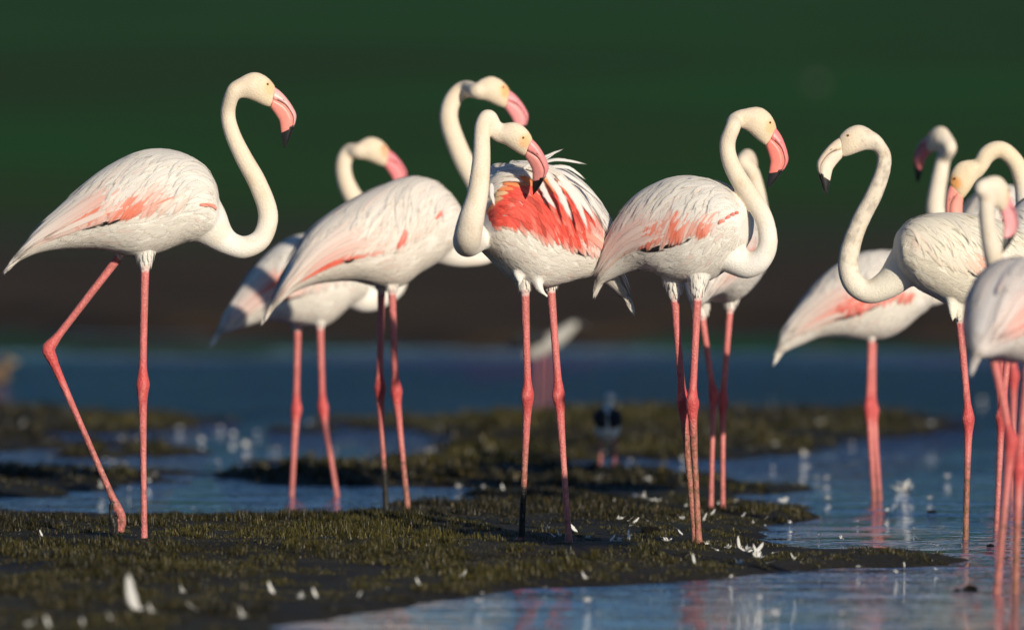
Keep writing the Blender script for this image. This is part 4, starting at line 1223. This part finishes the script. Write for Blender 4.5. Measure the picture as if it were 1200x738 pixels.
for i, (px, py, L) in enumerate([(676, 626, 15), (688, 630, 12), (650, 630, 9), (656, 629, 8), (715, 637, 11), (724, 636, 14), (738, 635, 13), (783, 634, 16), (736, 668, 13), (686, 676, 10), (842, 646, 11), (853, 640, 13), (867, 640, 15), (875, 643, 18), (884, 650, 18), (890, 655, 18), (896, 660, 16), (868, 660, 12), (814, 662, 12), (830, 636, 10),
        (905, 650, 9), (930, 655, 8), (975, 655, 8), (1005, 658, 8), (1060, 656, 7), (855, 676, 9), (800, 628, 9)]):
    moult(px, py, L, i % 2, GM, 'feathers strewn round the feet', up=(50 + (i * 29) % 35) if i % 3 == 0 else None, seed=40 + i)
GB = 'blurred white feather littering the banks and channels behind the flamingos'
for i, (px, py, L) in enumerate([(760, 612, 14), (725, 608, 14), (741, 580, 18), (720, 592, 12), (642, 620, 9), (770, 592, 22), (832, 606, 14), (800, 607, 12), (760, 565, 16), (700, 560, 14), (862, 590, 13), (845, 592, 15), (260, 503, 22), (236, 518, 16), (287, 524, 18), (258, 543, 22), (132, 543, 14), (94, 556, 13), (33, 557, 14),
        (141, 556, 12), (182, 555, 11), (155, 597, 9), (3, 595, 14), (8, 606, 10), (300, 508, 14), (345, 545, 12), (440, 545, 14), (420, 540, 16), (505, 530, 16), (552, 535, 12), (590, 577, 14), (520, 585, 12), (60, 520, 14), (190, 500, 14), (800, 540, 16), (940, 535, 20), (905, 548, 14), (880, 515, 14), (960, 500, 16), (1000, 520, 14), (840, 560, 12), (890, 570, 14), (955, 560, 12), (915, 588, 10), (1010, 480, 16), (905, 470, 14), (1090, 500, 16), (1150, 470, 14)]):
    moult(px, py, L * .8, 1 if i % 3 else 0, GB, 'feathers on the banks behind', seed=90 + i)
gl = np.random.default_rng(404)
for i in range(46):
    py = gl.choice([500, 515, 530, 545, 560, 572, 588, 604, 618]) + gl.uniform(-8, 8)
    moult(gl.uniform(20, 1000) if py < 600 else gl.uniform(640, 960), py, gl.uniform(6, 12), 1 if i % 3 else 0, GB, 'feathers on the banks behind', seed=300 + i)
GW = 'tiny white feather afloat on the open shallow water'
for i, (px, py, L) in enumerate([(870, 605, 9), (986, 633, 10), (1006, 612, 9), (925, 612, 8), (960, 628, 8), (1040, 600, 9), (1070, 620, 8), (1090, 585, 9), (1100, 640, 8), (1050, 672, 8), (985, 720, 14), (690, 706, 12), (700, 722, 14), (910, 722, 16), (640, 690, 8), (560, 706, 10), (800, 695, 8), (890, 702, 9), (1095, 668, 9), (455, 733, 10), (430, 738, 12), (1110, 560, 9), (1150, 600, 8), (1128, 627, 7), (1030, 562, 10), (970, 585, 9)]):
    moult(px, py, L, i % 2, GW, 'feathers floating on the shallows', seed=160 + i)

def lump(name, px, py, r, mat, label, cat, group=None, seed=0, flat=.55, at=None):
    bm = bmesh.new(); bmesh.ops.create_icosphere(bm, subdivisions=3, radius=1)
    g = np.random.default_rng(seed)
    o1 = g.uniform(0, 50, 2)
    for v in bm.verts:
        n = float(fnoise(np.array([v.co.x * 1.6 + o1[0] + v.co.z]), np.array([v.co.y * 1.6 + o1[1] - v.co.z]), seed, 3)[0])
        v.co *= .6 + .85 * n
        v.co.z *= flat
    me = bpy.data.meshes.new(name); bm.to_mesh(me); bm.free()
    me.polygons.foreach_set('use_smooth', np.ones(len(me.polygons), dtype=bool))
    x, y = gp(px, py) if at is None else at[:2]
    z = max(mud_z(x, y), 0.0) if at is None else at[2]
    o = link(name, me, mat); o.location = (x, y, z); R = r * y / FPX; o.scale = (R, R * .8, R)
    o.rotation_euler = (0, 0, g.uniform(0, 6))
    tag(o, label, cat, group)
lump('mud_clod', 762, 634, 13, M_MUD, 'dark mud clod on the grass between the two feeding flamingos', 'mud clod', seed=4)
CL = 'dark mud clod breaking the surface of the near water'
for i, (px, py, r) in enumerate([(1136, 691, 11), (1121, 692, 5), (1092, 600, 6), (1160, 640, 5)]):
    lump('mud_clod', px, py, r, M_MUD, CL, 'mud clod', 'mud clods in the shallows', seed=20 + i)
# pale boulder on the pasture: where the sight line through it meets the slope
ys_ = np.arange(140.0, 700.0, 0.5); xs_ = (955 - 600) / FPX * ys_
hit = np.nonzero(ground_h(xs_, ys_) > CAMH - (100 - HOR) / FPX * ys_)[0]
if len(hit):
    j = hit[0]
    mr_, nt_, b_ = new_mat('pale_rock')
    nz_ = N(nt_, 'ShaderNodeTexNoise'); nz_.inputs['Scale'].default_value = 6
    cr_ = N(nt_, 'ShaderNodeValToRGB'); cr_.color_ramp.elements[0].color = (.07, .065, .06, 1); cr_.color_ramp.elements[1].color = (.13, .12, .11, 1)
    nt_.links.new(nz_.outputs[0], cr_.inputs[0]); nt_.links.new(cr_.outputs[0], b_.inputs['Base Color']); b_.inputs['Roughness'].default_value = .9
    lump('boulder', 0, 0, 10, mr_, 'pale boulder far off on the green pasture', 'boulder', seed=8, flat=.8, at=(xs_[j], ys_[j], float(ground_h(xs_[j:j + 1], ys_[j:j + 1])[0])))
